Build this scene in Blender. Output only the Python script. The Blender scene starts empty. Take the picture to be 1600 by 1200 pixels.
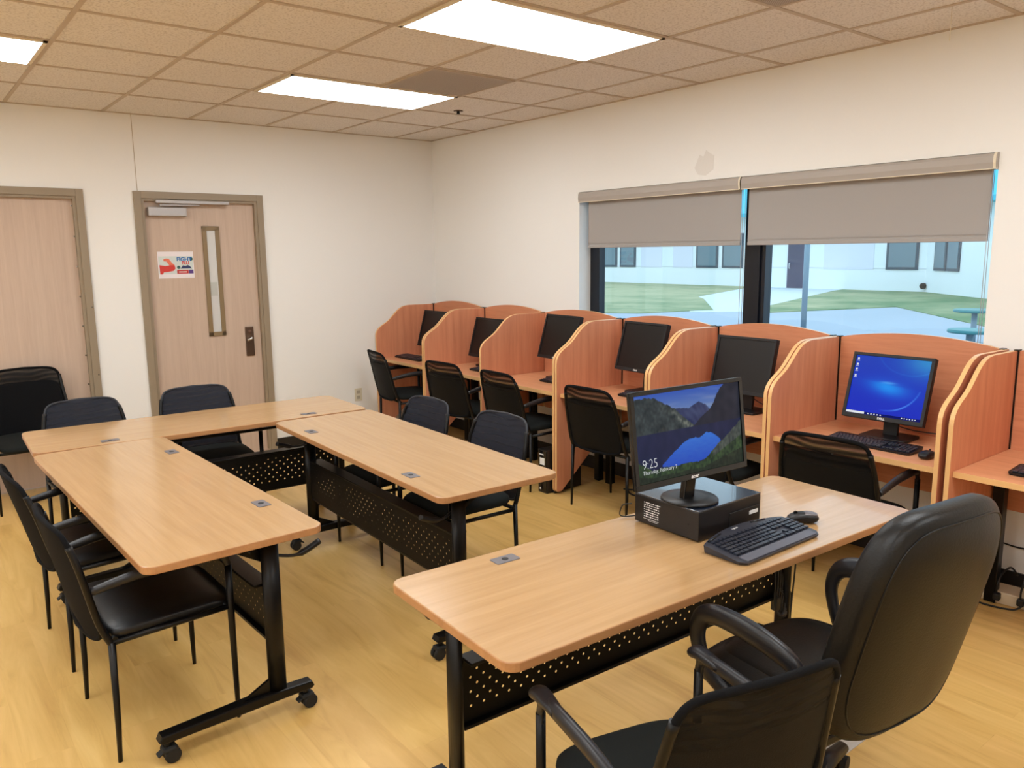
import bpy, bmesh, math, random
from mathutils import Vector, Matrix, noise
random.seed(7)
PI = math.pi
SC = bpy.context.scene
COL = SC.collection

# ------------------------------------------------------------------ colours and materials
def lin(c):
    c = c / 255.0
    return c / 12.92 if c <= 0.04045 else ((c + 0.055) / 1.055) ** 2.4
def rgb(r, g, b): return (lin(r), lin(g), lin(b), 1.0)

def new_mat(name):
    m = bpy.data.materials.new(name); m.use_nodes = True
    nt = m.node_tree; bs = nt.nodes['Principled BSDF']
    return m, nt, bs
def plain(name, col, rough=0.5, metal=0.0, spec=0.5, bump=0.0, bscale=200, var=0.0, vscale=3.0, coat=0.0):
    m, nt, bs = new_mat(name)
    bs.inputs['Base Color'].default_value = col
    bs.inputs['Roughness'].default_value = rough
    bs.inputs['Metallic'].default_value = metal
    bs.inputs['Specular IOR Level'].default_value = spec
    bs.inputs['Coat Weight'].default_value = coat
    tc = nt.nodes.new('ShaderNodeTexCoord')
    if bump:
        n = nt.nodes.new('ShaderNodeTexNoise'); n.inputs['Scale'].default_value = bscale; n.inputs['Detail'].default_value = 3
        nt.links.new(tc.outputs['Object'], n.inputs['Vector'])
        b = nt.nodes.new('ShaderNodeBump'); b.inputs['Strength'].default_value = bump; b.inputs['Distance'].default_value = 0.002
        nt.links.new(n.outputs['Fac'], b.inputs['Height']); nt.links.new(b.outputs['Normal'], bs.inputs['Normal'])
    if var:
        n = nt.nodes.new('ShaderNodeTexNoise'); n.inputs['Scale'].default_value = vscale; n.inputs['Detail'].default_value = 4
        nt.links.new(tc.outputs['Object'], n.inputs['Vector'])
        mx = nt.nodes.new('ShaderNodeMix'); mx.data_type = 'RGBA'
        mx.inputs[6].default_value = tuple(c * (1 - var) for c in col[:3]) + (1,)
        mx.inputs[7].default_value = tuple(min(1, c * (1 + var)) for c in col[:3]) + (1,)
        nt.links.new(n.outputs['Fac'], mx.inputs[0]); nt.links.new(mx.outputs[2], bs.inputs['Base Color'])
    return m
def emis(name, col, s):
    m = bpy.data.materials.new(name); m.use_nodes = True; nt = m.node_tree
    nt.nodes.remove(nt.nodes['Principled BSDF'])
    e = nt.nodes.new('ShaderNodeEmission'); e.inputs[0].default_value = col; e.inputs[1].default_value = s
    nt.links.new(e.outputs[0], nt.nodes['Material Output'].inputs[0]); return m
def wood(name, dark, light, axis=0, scale=1.0, rough=0.35, fine=1.0, coat=0.0, spec=0.5):
    """Streaky laminate: noise squeezed along one axis."""
    m, nt, bs = new_mat(name)
    tc = nt.nodes.new('ShaderNodeTexCoord'); mp = nt.nodes.new('ShaderNodeMapping')
    s = [34 * scale] * 3; s[axis] = 1.6 * scale
    mp.inputs['Scale'].default_value = s
    nt.links.new(tc.outputs['Object'], mp.inputs['Vector'])
    n = nt.nodes.new('ShaderNodeTexNoise'); n.inputs['Scale'].default_value = 1.0; n.inputs['Detail'].default_value = 5; n.inputs['Distortion'].default_value = 0.6
    nt.links.new(mp.outputs[0], n.inputs['Vector'])
    mp2 = nt.nodes.new('ShaderNodeMapping'); s2 = [160 * scale] * 3; s2[axis] = 9 * scale
    mp2.inputs['Scale'].default_value = s2; nt.links.new(tc.outputs['Object'], mp2.inputs['Vector'])
    n2 = nt.nodes.new('ShaderNodeTexNoise'); n2.inputs['Scale'].default_value = 1.0; n2.inputs['Detail'].default_value = 2
    nt.links.new(mp2.outputs[0], n2.inputs['Vector'])
    ad = nt.nodes.new('ShaderNodeMath'); ad.operation = 'MULTIPLY_ADD'; ad.inputs[1].default_value = 0.35 * fine
    nt.links.new(n2.outputs['Fac'], ad.inputs[0]); nt.links.new(n.outputs['Fac'], ad.inputs[2])
    cr = nt.nodes.new('ShaderNodeValToRGB')
    cr.color_ramp.elements[0].position = 0.42; cr.color_ramp.elements[0].color = dark
    cr.color_ramp.elements[1].position = 0.88; cr.color_ramp.elements[1].color = light
    nt.links.new(ad.outputs[0], cr.inputs['Fac']); nt.links.new(cr.outputs['Color'], bs.inputs['Base Color'])
    bs.inputs['Roughness'].default_value = rough; bs.inputs['Coat Weight'].default_value = coat
    bs.inputs['Specular IOR Level'].default_value = spec
    return m
def vcol(name, strength=1.0, emissive=True, rough=0.6):
    m = bpy.data.materials.new(name); m.use_nodes = True; nt = m.node_tree; bs = nt.nodes['Principled BSDF']
    a = nt.nodes.new('ShaderNodeVertexColor'); a.layer_name = 'Col'
    if emissive:
        bs.inputs['Base Color'].default_value = (0, 0, 0, 1); bs.inputs['Roughness'].default_value = 0.5; bs.inputs['Specular IOR Level'].default_value = 0.15
        nt.links.new(a.outputs[0], bs.inputs['Emission Color']); bs.inputs['Emission Strength'].default_value = strength
    else:
        nt.links.new(a.outputs[0], bs.inputs['Base Color']); bs.inputs['Roughness'].default_value = rough
    return m
def mathn(nt, op, a, b=None, c=None):
    n = nt.nodes.new('ShaderNodeMath'); n.operation = op
    for i, v in enumerate((a, b, c)):
        if v is None: continue
        if isinstance(v, (int, float)): n.inputs[i].default_value = v
        else: nt.links.new(v, n.inputs[i])
    return n.outputs[0]
def holes_mat(name, col, sx, sy, r, groups=True, rough=0.4):
    """Painted steel with real (transparent) staggered holes in local X/Z."""
    m, nt, bs = new_mat(name)
    bs.inputs['Base Color'].default_value = col; bs.inputs['Roughness'].default_value = rough; bs.inputs['Specular IOR Level'].default_value = 0.2
    tc = nt.nodes.new('ShaderNodeTexCoord'); sp = nt.nodes.new('ShaderNodeSeparateXYZ')
    nt.links.new(tc.outputs['Object'], sp.inputs[0]); X, Z = sp.outputs[0], sp.outputs[2]
    def dots(ox, oy):
        u = mathn(nt, 'SUBTRACT', mathn(nt, 'FRACT', mathn(nt, 'MULTIPLY_ADD', X, 1 / sx, 50 + ox)), 0.5)
        v = mathn(nt, 'SUBTRACT', mathn(nt, 'FRACT', mathn(nt, 'MULTIPLY_ADD', Z, 1 / sy, 50 + oy)), 0.5)
        u = mathn(nt, 'MULTIPLY', u, sx); v = mathn(nt, 'MULTIPLY', v, sy)
        d = mathn(nt, 'SQRT', mathn(nt, 'ADD', mathn(nt, 'MULTIPLY', u, u), mathn(nt, 'MULTIPLY', v, v)))
        return mathn(nt, 'LESS_THAN', d, r)
    h = mathn(nt, 'MAXIMUM', dots(0, 0), dots(0.5, 0.5))
    if groups:
        zin = mathn(nt, 'LESS_THAN', mathn(nt, 'ABSOLUTE', mathn(nt, 'SUBTRACT', Z, 0.405)), 0.078)
        xin = mathn(nt, 'LESS_THAN', mathn(nt, 'ABSOLUTE', X), 0.74)
        h = mathn(nt, 'MULTIPLY', h, mathn(nt, 'MULTIPLY', zin, xin))
    tr = nt.nodes.new('ShaderNodeBsdfTransparent'); mx = nt.nodes.new('ShaderNodeMixShader')
    nt.links.new(h, mx.inputs[0]); nt.links.new(bs.outputs[0], mx.inputs[1]); nt.links.new(tr.outputs[0], mx.inputs[2])
    nt.links.new(mx.outputs[0], nt.nodes['Material Output'].inputs[0])
    return m
def mesh_fabric(name, col, open_top, open_rest, ztop):
    """Woven chair mesh: partly see-through, more so near its top."""
    m, nt, bs = new_mat(name)
    bs.inputs['Base Color'].default_value = col; bs.inputs['Roughness'].default_value = 0.65; bs.inputs['Specular IOR Level'].default_value = 0.18
    tc = nt.nodes.new('ShaderNodeTexCoord'); sp = nt.nodes.new('ShaderNodeSeparateXYZ')
    nt.links.new(tc.outputs['Object'], sp.inputs[0])
    w = nt.nodes.new('ShaderNodeTexWave'); w.inputs['Scale'].default_value = 9; w.inputs['Distortion'].default_value = 5; w.inputs['Detail'].default_value = 0; w.inputs['Detail Scale'].default_value = 0.6
    w.bands_direction = 'Z'; nt.links.new(tc.outputs['Object'], w.inputs['Vector'])
    mr = nt.nodes.new('ShaderNodeMapRange'); mr.inputs['From Min'].default_value = ztop - 0.13; mr.inputs['From Max'].default_value = ztop - 0.10
    mr.inputs['To Min'].default_value = open_rest; mr.inputs['To Max'].default_value = open_top
    nt.links.new(sp.outputs[2], mr.inputs['Value'])
    f = mathn(nt, 'MULTIPLY', mr.outputs[0], mathn(nt, 'MULTIPLY_ADD', w.outputs['Fac'], 0.9, 0.35))
    tr = nt.nodes.new('ShaderNodeBsdfTransparent'); mx = nt.nodes.new('ShaderNodeMixShader')
    nt.links.new(f, mx.inputs[0]); nt.links.new(bs.outputs[0], mx.inputs[1]); nt.links.new(tr.outputs[0], mx.inputs[2])
    nt.links.new(mx.outputs[0], nt.nodes['Material Output'].inputs[0])
    vo = nt.nodes.new('ShaderNodeTexVoronoi'); vo.inputs['Scale'].default_value = 330
    nt.links.new(tc.outputs['Object'], vo.inputs['Vector'])
    b = nt.nodes.new('ShaderNodeBump'); b.inputs['Strength'].default_value = 0.5; b.inputs['Distance'].default_value = 0.001
    nt.links.new(vo.outputs['Distance'], b.inputs['Height']); nt.links.new(b.outputs['Normal'], bs.inputs['Normal'])
    return m

MT = {}
MT['wall'] = plain('painted_wall', rgb(236, 234, 230), 0.5, spec=0.35, bump=0.06, bscale=120, var=0.02, vscale=1.2)
MT['table'] = wood('beech_laminate', rgb(172, 134, 90), rgb(186, 148, 102), 0, 1.0, rough=0.24, spec=0.6, coat=0.25)
MT['table_edge'] = wood('beech_edge', rgb(164, 116, 76), rgb(180, 132, 88), 0, 1.0, rough=0.35)
MT['cherry_v'] = wood('cherry_upright_grain', rgb(200, 128, 94), rgb(217, 148, 112), 2, 1.0, rough=0.42)
MT['cherry_h'] = wood('cherry_level_grain', rgb(197, 125, 89), rgb(214, 145, 107), 1, 1.0, rough=0.42)
MT['desk'] = wood('cherry_desk_grain', rgb(208, 142, 100), rgb(222, 160, 118), 1, 1.0, rough=0.36)
MT['edge'] = plain('golden_edge_band', rgb(226, 178, 120), 0.35, var=0.04, vscale=20)
MT['black'] = plain('black_powder_coat', rgb(9, 8, 8), 0.34, spec=0.28)
MT['black_plastic'] = plain('black_plastic', rgb(18, 17, 19), 0.42, spec=0.4)
MT['gloss_black'] = plain('gloss_black_plastic', rgb(16, 16, 18), 0.16)
MT['arm'] = plain('black_arm_plastic', rgb(26, 26, 30), 0.36, spec=0.45)
MT['fabric'] = plain('black_fabric', rgb(13, 13, 15), 0.9, spec=0.15, bump=0.5, bscale=500, var=0.12, vscale=30)
MT['seatfab'] = plain('charcoal_seat_fabric', rgb(24, 27, 26), 0.9, spec=0.2, bump=0.4, bscale=500)
MT['vinyl'] = plain('black_vinyl', rgb(14, 14, 15), 0.38, spec=0.4, bump=0.2, bscale=300)
MT['leather'] = plain('black_leather', rgb(15, 14, 13), 0.40, spec=0.32, bump=0.3, bscale=160)
MT['mesh'] = mesh_fabric('black_mesh', rgb(11, 11, 12), 0.36, 0.0, 0.85)
MT['mesh_open'] = mesh_fabric('grey_mesh', rgb(38, 40, 49), 0.10, 0.10, 2.0)
MT['mesh_dense'] = mesh_fabric('dense_black_mesh', rgb(12, 12, 13), 0.13, 0.03, 0.88)
MT['greyrim'] = plain('grey_mesh_rim', rgb(34, 36, 44), 0.6)
MT['rubber'] = plain('rubber', rgb(20, 20, 20), 0.7)
MT['holes'] = holes_mat('perforated_panel', rgb(11, 10, 9), 0.047, 0.046, 0.0046, rough=0.5)
MT['grommet'] = plain('grey_grommet', rgb(104, 100, 104), 0.4)
MT['door'] = wood('pale_door_laminate', rgb(188, 164, 146), rgb(200, 177, 158), 2, 0.8, rough=0.45, spec=0.4)
MT['frame'] = plain('olive_brown_frame', rgb(148, 132, 110), 0.42)
MT['lite'] = plain('bronze_lite_frame', rgb(134, 112, 80), 0.4)
MT['alu'] = plain('silver_aluminium', rgb(176, 172, 172), 0.35, metal=0.3)
MT['bronze'] = plain('aged_bronze', rgb(104, 84, 70), 0.32, metal=0.7)
MT['chrome'] = plain('chrome', rgb(200, 200, 200), 0.15, metal=1.0)
MT['paper'] = plain('white_paper', rgb(232, 224, 226), 0.7)
MT['ivory'] = plain('ivory_plastic', rgb(214, 205, 182), 0.45)
MT['shade'] = plain('taupe_roller_fabric', rgb(163, 158, 154), 0.8, spec=0.2, bump=0.3, bscale=700)
MT['valance'] = plain('taupe_valance', rgb(168, 159, 150), 0.45)
MT['cream'] = plain('cream_trim', rgb(226, 214, 190), 0.5)
MT['winframe'] = plain('dark_window_frame', rgb(18, 22, 32), 0.3, metal=0.2)
MT['baseboard'] = plain('black_vinyl_base', rgb(24, 21, 19), 0.5)
MT['tbar'] = plain('ceiling_grid_bar', rgb(190, 174, 156), 0.6)
MT['screen_off'] = plain('dark_screen', rgb(17, 14, 14), 0.4, spec=0.35)
MT['bezel'] = plain('charcoal_bezel', rgb(27, 26, 27), 0.5, spec=0.35)
MT['keys'] = plain('keyboard_key', rgb(34, 38, 50), 0.3)
MT['keybody'] = plain('keyboard_body', rgb(46, 48, 58), 0.32)
MT['white'] = plain('white_print', rgb(235, 235, 235), 0.6)
MT['whitelabel'] = emis('lit_white_print', (0.85, 0.88, 0.9, 1), 0.9)
MT['beige'] = plain('beige_strip', rgb(212, 196, 166), 0.5)
MT['mat'] = plain('grey_floor_mat', rgb(188, 180, 172), 0.6)
MT['cable'] = plain('black_cable', rgb(18, 17, 17), 0.5)
MT['teal'] = plain('teal_paint', rgb(40, 130, 134), 0.4)
MT['postblue'] = plain('galvanised_post', rgb(120, 146, 160), 0.45, metal=0.1)
MT['bwhite'] = plain('white_exterior_panel', rgb(243, 246, 248), 0.7, var=0.04, vscale=0.6)
MT['bwhite2'] = plain('white_exterior_inset', rgb(232, 230, 244), 0.7, var=0.03, vscale=0.6)
MT['extglass'] = plain('exterior_dark_glass', rgb(112, 134, 146), 0.25, var=0.1, vscale=0.5)
MT['extframe'] = plain('exterior_frame', rgb(60, 76, 92), 0.4)
MT['navy'] = plain('navy_door', rgb(52, 60, 92), 0.4)
MT['roof'] = plain('teal_roof', rgb(70, 190, 215), 0.5)
MT['concrete'] = plain('pale_concrete', rgb(168, 178, 190), 0.8, var=0.07, vscale=0.6)
MT['walk'] = plain('light_walkway', rgb(212, 218, 222), 0.8, var=0.04, vscale=1)
MT['stone'] = plain('sidewall', rgb(210, 215, 220), 0.8)

def make_ceiling_mat():
    m, nt, bs = new_mat('acoustic_tile')
    tc = nt.nodes.new('ShaderNodeTexCoord')
    n = nt.nodes.new('ShaderNodeTexNoise'); n.inputs['Scale'].default_value = 95; n.inputs['Detail'].default_value = 4
    nt.links.new(tc.outputs['Object'], n.inputs['Vector'])
    cr = nt.nodes.new('ShaderNodeValToRGB')
    cr.color_ramp.elements[0].position = 0.36; cr.color_ramp.elements[0].color = rgb(203, 196, 190)
    cr.color_ramp.elements[1].position = 0.50; cr.color_ramp.elements[1].color = rgb(228, 223, 218)
    nt.links.new(n.outputs['Fac'], cr.inputs['Fac'])
    nt.links.new(cr.outputs[0], bs.inputs['Base Color']); bs.inputs['Roughness'].default_value = 0.9
    b = nt.nodes.new('ShaderNodeBump'); b.inputs['Strength'].default_value = 0.3; b.inputs['Distance'].default_value = 0.002
    nt.links.new(n.outputs['Fac'], b.inputs['Height']); nt.links.new(b.outputs['Normal'], bs.inputs['Normal'])
    return m
MT['ceiling'] = make_ceiling_mat()

def make_floor_mat():
    m, nt, bs = new_mat('oak_plank_floor')
    tc = nt.nodes.new('ShaderNodeTexCoord'); mp = nt.nodes.new('ShaderNodeMapping')
    mp.inputs['Rotation'].default_value = (0, 0, PI / 2)
    nt.links.new(tc.outputs['Object'], mp.inputs['Vector'])
    br = nt.nodes.new('ShaderNodeTexBrick'); br.offset = 0.37; br.offset_frequency = 2
    br.inputs['Scale'].default_value = 1.0; br.inputs['Brick Width'].default_value = 1.22; br.inputs['Row Height'].default_value = 0.15
    br.inputs['Mortar Size'].default_value = 0.0012; br.inputs['Mortar Smooth'].default_value = 0.1; br.inputs['Bias'].default_value = 0
    br.inputs['Color1'].default_value = (0.35, 0.35, 0.35, 1); br.inputs['Color2'].default_value = (0.65, 0.65, 0.65, 1); br.inputs['Mortar'].default_value = (0.4, 0.4, 0.4, 1)
    nt.links.new(mp.outputs[0], br.inputs['Vector'])
    # grain runs along Y; offset per plank
    mp2 = nt.nodes.new('ShaderNodeMapping'); mp2.inputs['Scale'].default_value = (11, 1.3, 1)
    nt.links.new(tc.outputs['Object'], mp2.inputs['Vector'])
    va = nt.nodes.new('ShaderNodeVectorMath'); va.operation = 'MULTIPLY_ADD'
    nt.links.new(br.outputs['Color'], va.inputs[0]); va.inputs[1].default_value = (37, 23, 11); nt.links.new(mp2.outputs[0], va.inputs[2])
    n = nt.nodes.new('ShaderNodeTexNoise'); n.inputs['Scale'].default_value = 1.0; n.inputs['Detail'].default_value = 6; n.inputs['Roughness'].default_value = 0.6; n.inputs['Distortion'].default_value = 1.2
    nt.links.new(va.outputs[0], n.inputs['Vector'])
    cr = nt.nodes.new('ShaderNodeValToRGB')
    e = cr.color_ramp.elements
    e[0].position = 0.28; e[0].color = rgb(190, 148, 82)
    e[1].position = 0.72; e[1].color = rgb(220, 182, 114)
    x = e.new(0.46); x.color = rgb(208, 168, 98)
    nt.links.new(n.outputs['Fac'], cr.inputs['Fac'])
    mx = nt.nodes.new('ShaderNodeMix'); mx.data_type = 'RGBA'; mx.blend_type = 'OVERLAY'; mx.inputs[0].default_value = 0.12
    nt.links.new(cr.outputs[0], mx.inputs[6]); nt.links.new(br.outputs['Color'], mx.inputs[7])
    nt.links.new(mx.outputs[2], bs.inputs['Base Color'])
    bs.inputs['Roughness'].default_value = 0.34; bs.inputs['Specular IOR Level'].default_value = 0.4
    return m
MT['floor'] = make_floor_mat()

def make_grass():
    m, nt, bs = new_mat('winter_lawn')
    tc = nt.nodes.new('ShaderNodeTexCoord')
    n = nt.nodes.new('ShaderNodeTexNoise'); n.inputs['Scale'].default_value = 0.45; n.inputs['Detail'].default_value = 8; n.inputs['Roughness'].default_value = 0.7
    nt.links.new(tc.outputs['Object'], n.inputs['Vector'])
    sp = nt.nodes.new('ShaderNodeSeparateXYZ'); nt.links.new(tc.outputs['Object'], sp.inputs[0])
    mr = nt.nodes.new('ShaderNodeMapRange'); mr.inputs['From Min'].default_value = 1; mr.inputs['From Max'].default_value = 16
    mr.inputs['To Min'].default_value = -0.16; mr.inputs['To Max'].default_value = 0.16
    nt.links.new(sp.outputs[1], mr.inputs['Value'])
    f = mathn(nt, 'ADD', n.outputs['Fac'], mr.outputs[0])
    cr = nt.nodes.new('ShaderNodeValToRGB')
    cr.color_ramp.elements[0].position = 0.32; cr.color_ramp.elements[0].color = rgb(92, 128, 84)
    cr.color_ramp.elements[1].position = 0.68; cr.color_ramp.elements[1].color = rgb(172, 172, 134)
    nt.links.new(f, cr.inputs['Fac']); nt.links.new(cr.outputs[0], bs.inputs['Base Color']); bs.inputs['Roughness'].default_value = 0.9
    return m
MT['grass'] = make_grass()

def make_glass():
    m = bpy.data.materials.new('window_glass'); m.use_nodes = True; nt = m.node_tree
    nt.nodes.remove(nt.nodes['Principled BSDF'])
    g = nt.nodes.new('ShaderNodeBsdfGlossy'); g.inputs['Roughness'].default_value = 0.02
    t = nt.nodes.new('ShaderNodeBsdfTransparent'); t.inputs[0].default_value = (0.90, 0.97, 1.0, 1)
    mx = nt.nodes.new('ShaderNodeMixShader'); mx.inputs[0].default_value = 0.05
    nt.links.new(t.outputs[0], mx.inputs[1]); nt.links.new(g.outputs[0], mx.inputs[2])
    nt.links.new(mx.outputs[0], nt.nodes['Material Output'].inputs[0]); return m
MT['glass'] = make_glass()

# ------------------------------------------------------------------ mesh builder
class MB:
    def __init__(s): s.bm = bmesh.new()
    def _merge(s, b, mi=0, mat=None):
        if mat is not None: b.transform(mat)
        me = bpy.data.meshes.new('tmp'); b.to_mesh(me); b.free()
        n0 = len(s.bm.faces); s.bm.from_mesh(me); bpy.data.meshes.remove(me)
        s.bm.faces.ensure_lookup_table()
        for f in s.bm.faces[n0:]: f.material_index = mi
    def box(s, c, d, rot=None, bev=0.0, mi=0, seg=2):
        b = bmesh.new(); bmesh.ops.create_cube(b, size=1)
        bmesh.ops.scale(b, vec=d, verts=b.verts)
        if bev: bmesh.ops.bevel(b, geom=b.edges[:], offset=bev, segments=seg, affect='EDGES', profile=0.5)
        M_ = Matrix.Translation(c)
        if rot is not None: M_ = M_ @ (rot if isinstance(rot, Matrix) else Matrix.Rotation(rot, 4, 'Z'))
        s._merge(b, mi, M_); return s
    def prism(s, pts, axis, a0, a1, mi=0, bev=0.0, side_mi=None, seg=2):
        """polygon pts in the two other axes (cyclic order), extruded along axis from a0 to a1"""
        b = bmesh.new(); vs = []
        for (p, q) in pts:
            co = {0: (a0, p, q), 1: (p, a0, q), 2: (p, q, a0)}[axis]; vs.append(b.verts.new(co))
        f = b.faces.new(vs); r = bmesh.ops.extrude_face_region(b, geom=[f])
        d = [0, 0, 0]; d[axis] = a1 - a0
        bmesh.ops.translate(b, vec=d, verts=[v for v in r['geom'] if isinstance(v, bmesh.types.BMVert)])
        bmesh.ops.recalc_face_normals(b, faces=b.faces)
        if bev:
            caps = [e for e in b.edges if len(e.link_faces) == 2 and any(len(f.verts) > 4 or abs(f.normal[axis]) > 0.9 for f in e.link_faces) and not all(abs(f.normal[axis]) > 0.9 for f in e.link_faces) and any(abs(f.normal[axis]) > 0.9 for f in e.link_faces)]
            bmesh.ops.bevel(b, geom=caps, offset=bev, segments=seg, affect='EDGES', profile=0.5)
        n0 = len(s.bm.faces); s._merge(b, mi)
        if side_mi is not None:
            s.bm.faces.ensure_lookup_table()
            for f in s.bm.faces[n0:]:
                f.normal_update()
                if abs(f.normal[axis]) < 0.9: f.material_index = side_mi
        return s
    def tube(s, pts, r, n=10, closed=False, mi=0, flat=1.0, caps=True):
        pts = [Vector(p) for p in pts]; N = len(pts)
        rs = r if isinstance(r, (list, tuple)) else [r] * N
        b = bmesh.new(); rings = []; prev = None
        for i, p in enumerate(pts):
            if closed: t = (pts[(i + 1) % N] - pts[i - 1]).normalized()
            elif i == 0: t = (pts[1] - pts[0]).normalized()
            elif i == N - 1: t = (pts[-1] - pts[-2]).normalized()
            else: t = ((pts[i + 1] - p).normalized() + (p - pts[i - 1]).normalized()).normalized()
            if prev is None:
                up = Vector((0, 0, 1)) if abs(t.z) < 0.9 else Vector((1, 0, 0))
                a = t.cross(up).normalized()
            else:
                a = (prev - t * prev.dot(t)).normalized()
            prev = a; c = t.cross(a)
            rings.append([b.verts.new(p + (a * math.cos(2 * PI * k / n) + c * math.sin(2 * PI * k / n) * flat) * rs[i]) for k in range(n)])
        M_ = N if closed else N - 1
        for i in range(M_):
            A = rings[i]; B = rings[(i + 1) % N]
            for k in range(n):
                b.faces.new((A[k], A[(k + 1) % n], B[(k + 1) % n], B[k]))
        if not closed and caps:
            b.faces.new(rings[0][::-1]); b.faces.new(rings[-1])
        bmesh.ops.recalc_face_normals(b, faces=b.faces)
        for f in b.faces: f.smooth = len(f.verts) == 4
        s._merge(b, mi); return s
    def cyl(s, c, r, h, axis=2, n=24, mi=0, r2=None, bev=0.0):
        b = bmesh.new(); bmesh.ops.create_cone(b, cap_ends=True, segments=n, radius1=r, radius2=r if r2 is None else r2, depth=h)
        if bev: bmesh.ops.bevel(b, geom=[e for e in b.edges if any(len(f.verts) > 4 for f in e.link_faces)], offset=bev, segments=2, affect='EDGES')
        R = Matrix.Identity(4)
        if axis == 0: R = Matrix.Rotation(PI / 2, 4, 'Y')
        if axis == 1: R = Matrix.Rotation(PI / 2, 4, 'X')
        for f in b.faces: f.smooth = len(f.verts) == 4
        s._merge(b, mi, Matrix.Translation(c) @ R); return s
    def lathe(s, prof, c=(0, 0, 0), n=28, mi=0):
        b = bmesh.new(); rings = []
        for (r, z) in prof:
            rings.append([b.verts.new((c[0] + r * math.cos(2 * PI * k / n), c[1] + r * math.sin(2 * PI * k / n), c[2] + z)) for k in range(n)])
        for A, B in zip(rings, rings[1:]):
            for k in range(n): b.faces.new((A[k], A[(k + 1) % n], B[(k + 1) % n], B[k]))
        b.faces.new(rings[0][::-1]); b.faces.new(rings[-1])
        bmesh.ops.recalc_face_normals(b, faces=b.faces)
        for f in b.faces: f.smooth = len(f.verts) == 4
        s._merge(b, mi); return s
    def sup(s, half, e1=0.35, e2=0.35, fn=None, nu=40, nv=20, mi=0):
        """superellipsoid (rounded cushion): plan exponent e2 in X/Y, profile exponent e1 in Z, deformed by fn"""
        def sg(v, e): return math.copysign(abs(v) ** e, v)
        b = bmesh.new(); rings = []
        for j in range(1, nv):
            ph = -PI / 2 + PI * j / nv
            ring = []
            for i in range(nu):
                th = 2 * PI * (i + 0.5) / nu
                co = Vector((half[0] * sg(math.cos(ph), e1) * sg(math.cos(th), e2), half[1] * sg(math.cos(ph), e1) * sg(math.sin(th), e2), half[2] * sg(math.sin(ph), e1)))
                ring.append(b.verts.new(fn(co) if fn else co))
            rings.append(ring)
        for A, B in zip(rings, rings[1:]):
            for k in range(nu): b.faces.new((A[k], A[(k + 1) % nu], B[(k + 1) % nu], B[k]))
        for ring, sgn in ((rings[0], -1), (rings[-1], 1)):
            # inner rings close the flat cap smoothly
            prevr = ring; cen = Vector((0, 0, 0))
            base = [v.co.copy() for v in ring]
            cz = Vector((0, 0, half[2] * sgn))
            th0 = [(2 * PI * (i + 0.5) / nu) for i in range(nu)]
            ph = PI / 2 - PI / nv
            for t in (0.75, 0.5, 0.25):
                nr = []
                for i in range(nu):
                    rr = math.cos(ph) ** e1 * t
                    co = Vector((half[0] * rr * sg(math.cos(th0[i]), e2), half[1] * rr * sg(math.sin(th0[i]), e2), half[2] * sgn))
                    nr.append(b.verts.new(fn(co) if fn else co))
                for k in range(nu): b.faces.new((prevr[k], prevr[(k + 1) % nu], nr[(k + 1) % nu], nr[k]))
                prevr = nr
            cv = b.verts.new(fn(cz) if fn else cz)
            for k in range(nu): b.faces.new((prevr[k], prevr[(k + 1) % nu], cv))
        bmesh.ops.recalc_face_normals(b, faces=b.faces)
        for f in b.faces: f.smooth = True
        s._merge(b, mi); return s
    def quad(s, pts, mi=0):
        vs = [s.bm.verts.new(p) for p in pts]; f = s.bm.faces.new(vs); f.material_index = mi; return s
    def build(s, name, mats, parent=None, smooth=None, loc=None):
        me = bpy.data.meshes.new(name); s.bm.to_mesh(me); s.bm.free()
        for m in (mats if isinstance(mats, (list, tuple)) else [mats]): me.materials.append(m)
        if smooth is not None:
            for p in me.polygons: p.use_smooth = smooth
        o = bpy.data.objects.new(name, me); COL.objects.link(o)
        if parent is not None: o.parent = parent
        if loc is not None: o.location = loc
        return o

def thing(name, label, cat, loc=(0, 0, 0), rz=0, group=None):
    o = bpy.data.objects.new(name, None); COL.objects.link(o); o.empty_display_size = 0.1
    o.location = loc; o.rotation_euler = (0, 0, rz)
    o['label'] = label; o['category'] = cat
    if group: o['group'] = group
    return o
def tag(o, label, cat, group=None):
    o['label'] = label; o['category'] = cat
    if group: o['group'] = group
    return o
def struct(o): o['kind'] = 'structure'; return o
def dup(root, label, loc, rz, group=None):
    r = root.copy(); COL.objects.link(r); r.location = loc; r.rotation_euler = (0, 0, rz); r['label'] = label
    if group: r['group'] = group
    for ch in list(root.children):
        c = ch.copy(); COL.objects.link(c); c.parent = r
        for g in list(ch.children):
            d = g.copy(); COL.objects.link(d); d.parent = c
    return r
def bez(p0, p1, p2, p3, n=8):
    out = []
    for i in range(n + 1):
        t = i / n; u = 1 - t
        out.append(tuple(u ** 3 * a + 3 * u * u * t * b + 3 * u * t * t * c + t ** 3 * d for a, b, c, d in zip(p0, p1, p2, p3)))
    return out
def smooth_path(pts, n=6):
    """Catmull-Rom"""
    P = [Vector(p) for p in pts]; P = [P[0]] + P + [P[-1]]; out = []
    for i in range(1, len(P) - 2):
        for k in range(n):
            t = k / n
            out.append(0.5 * ((2 * P[i]) + (-P[i - 1] + P[i + 1]) * t + (2 * P[i - 1] - 5 * P[i] + 4 * P[i + 1] - P[i + 2]) * t * t + (-P[i - 1] + 3 * P[i] - 3 * P[i + 1] + P[i + 2]) * t ** 3))
    out.append(P[-2]); return out
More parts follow.
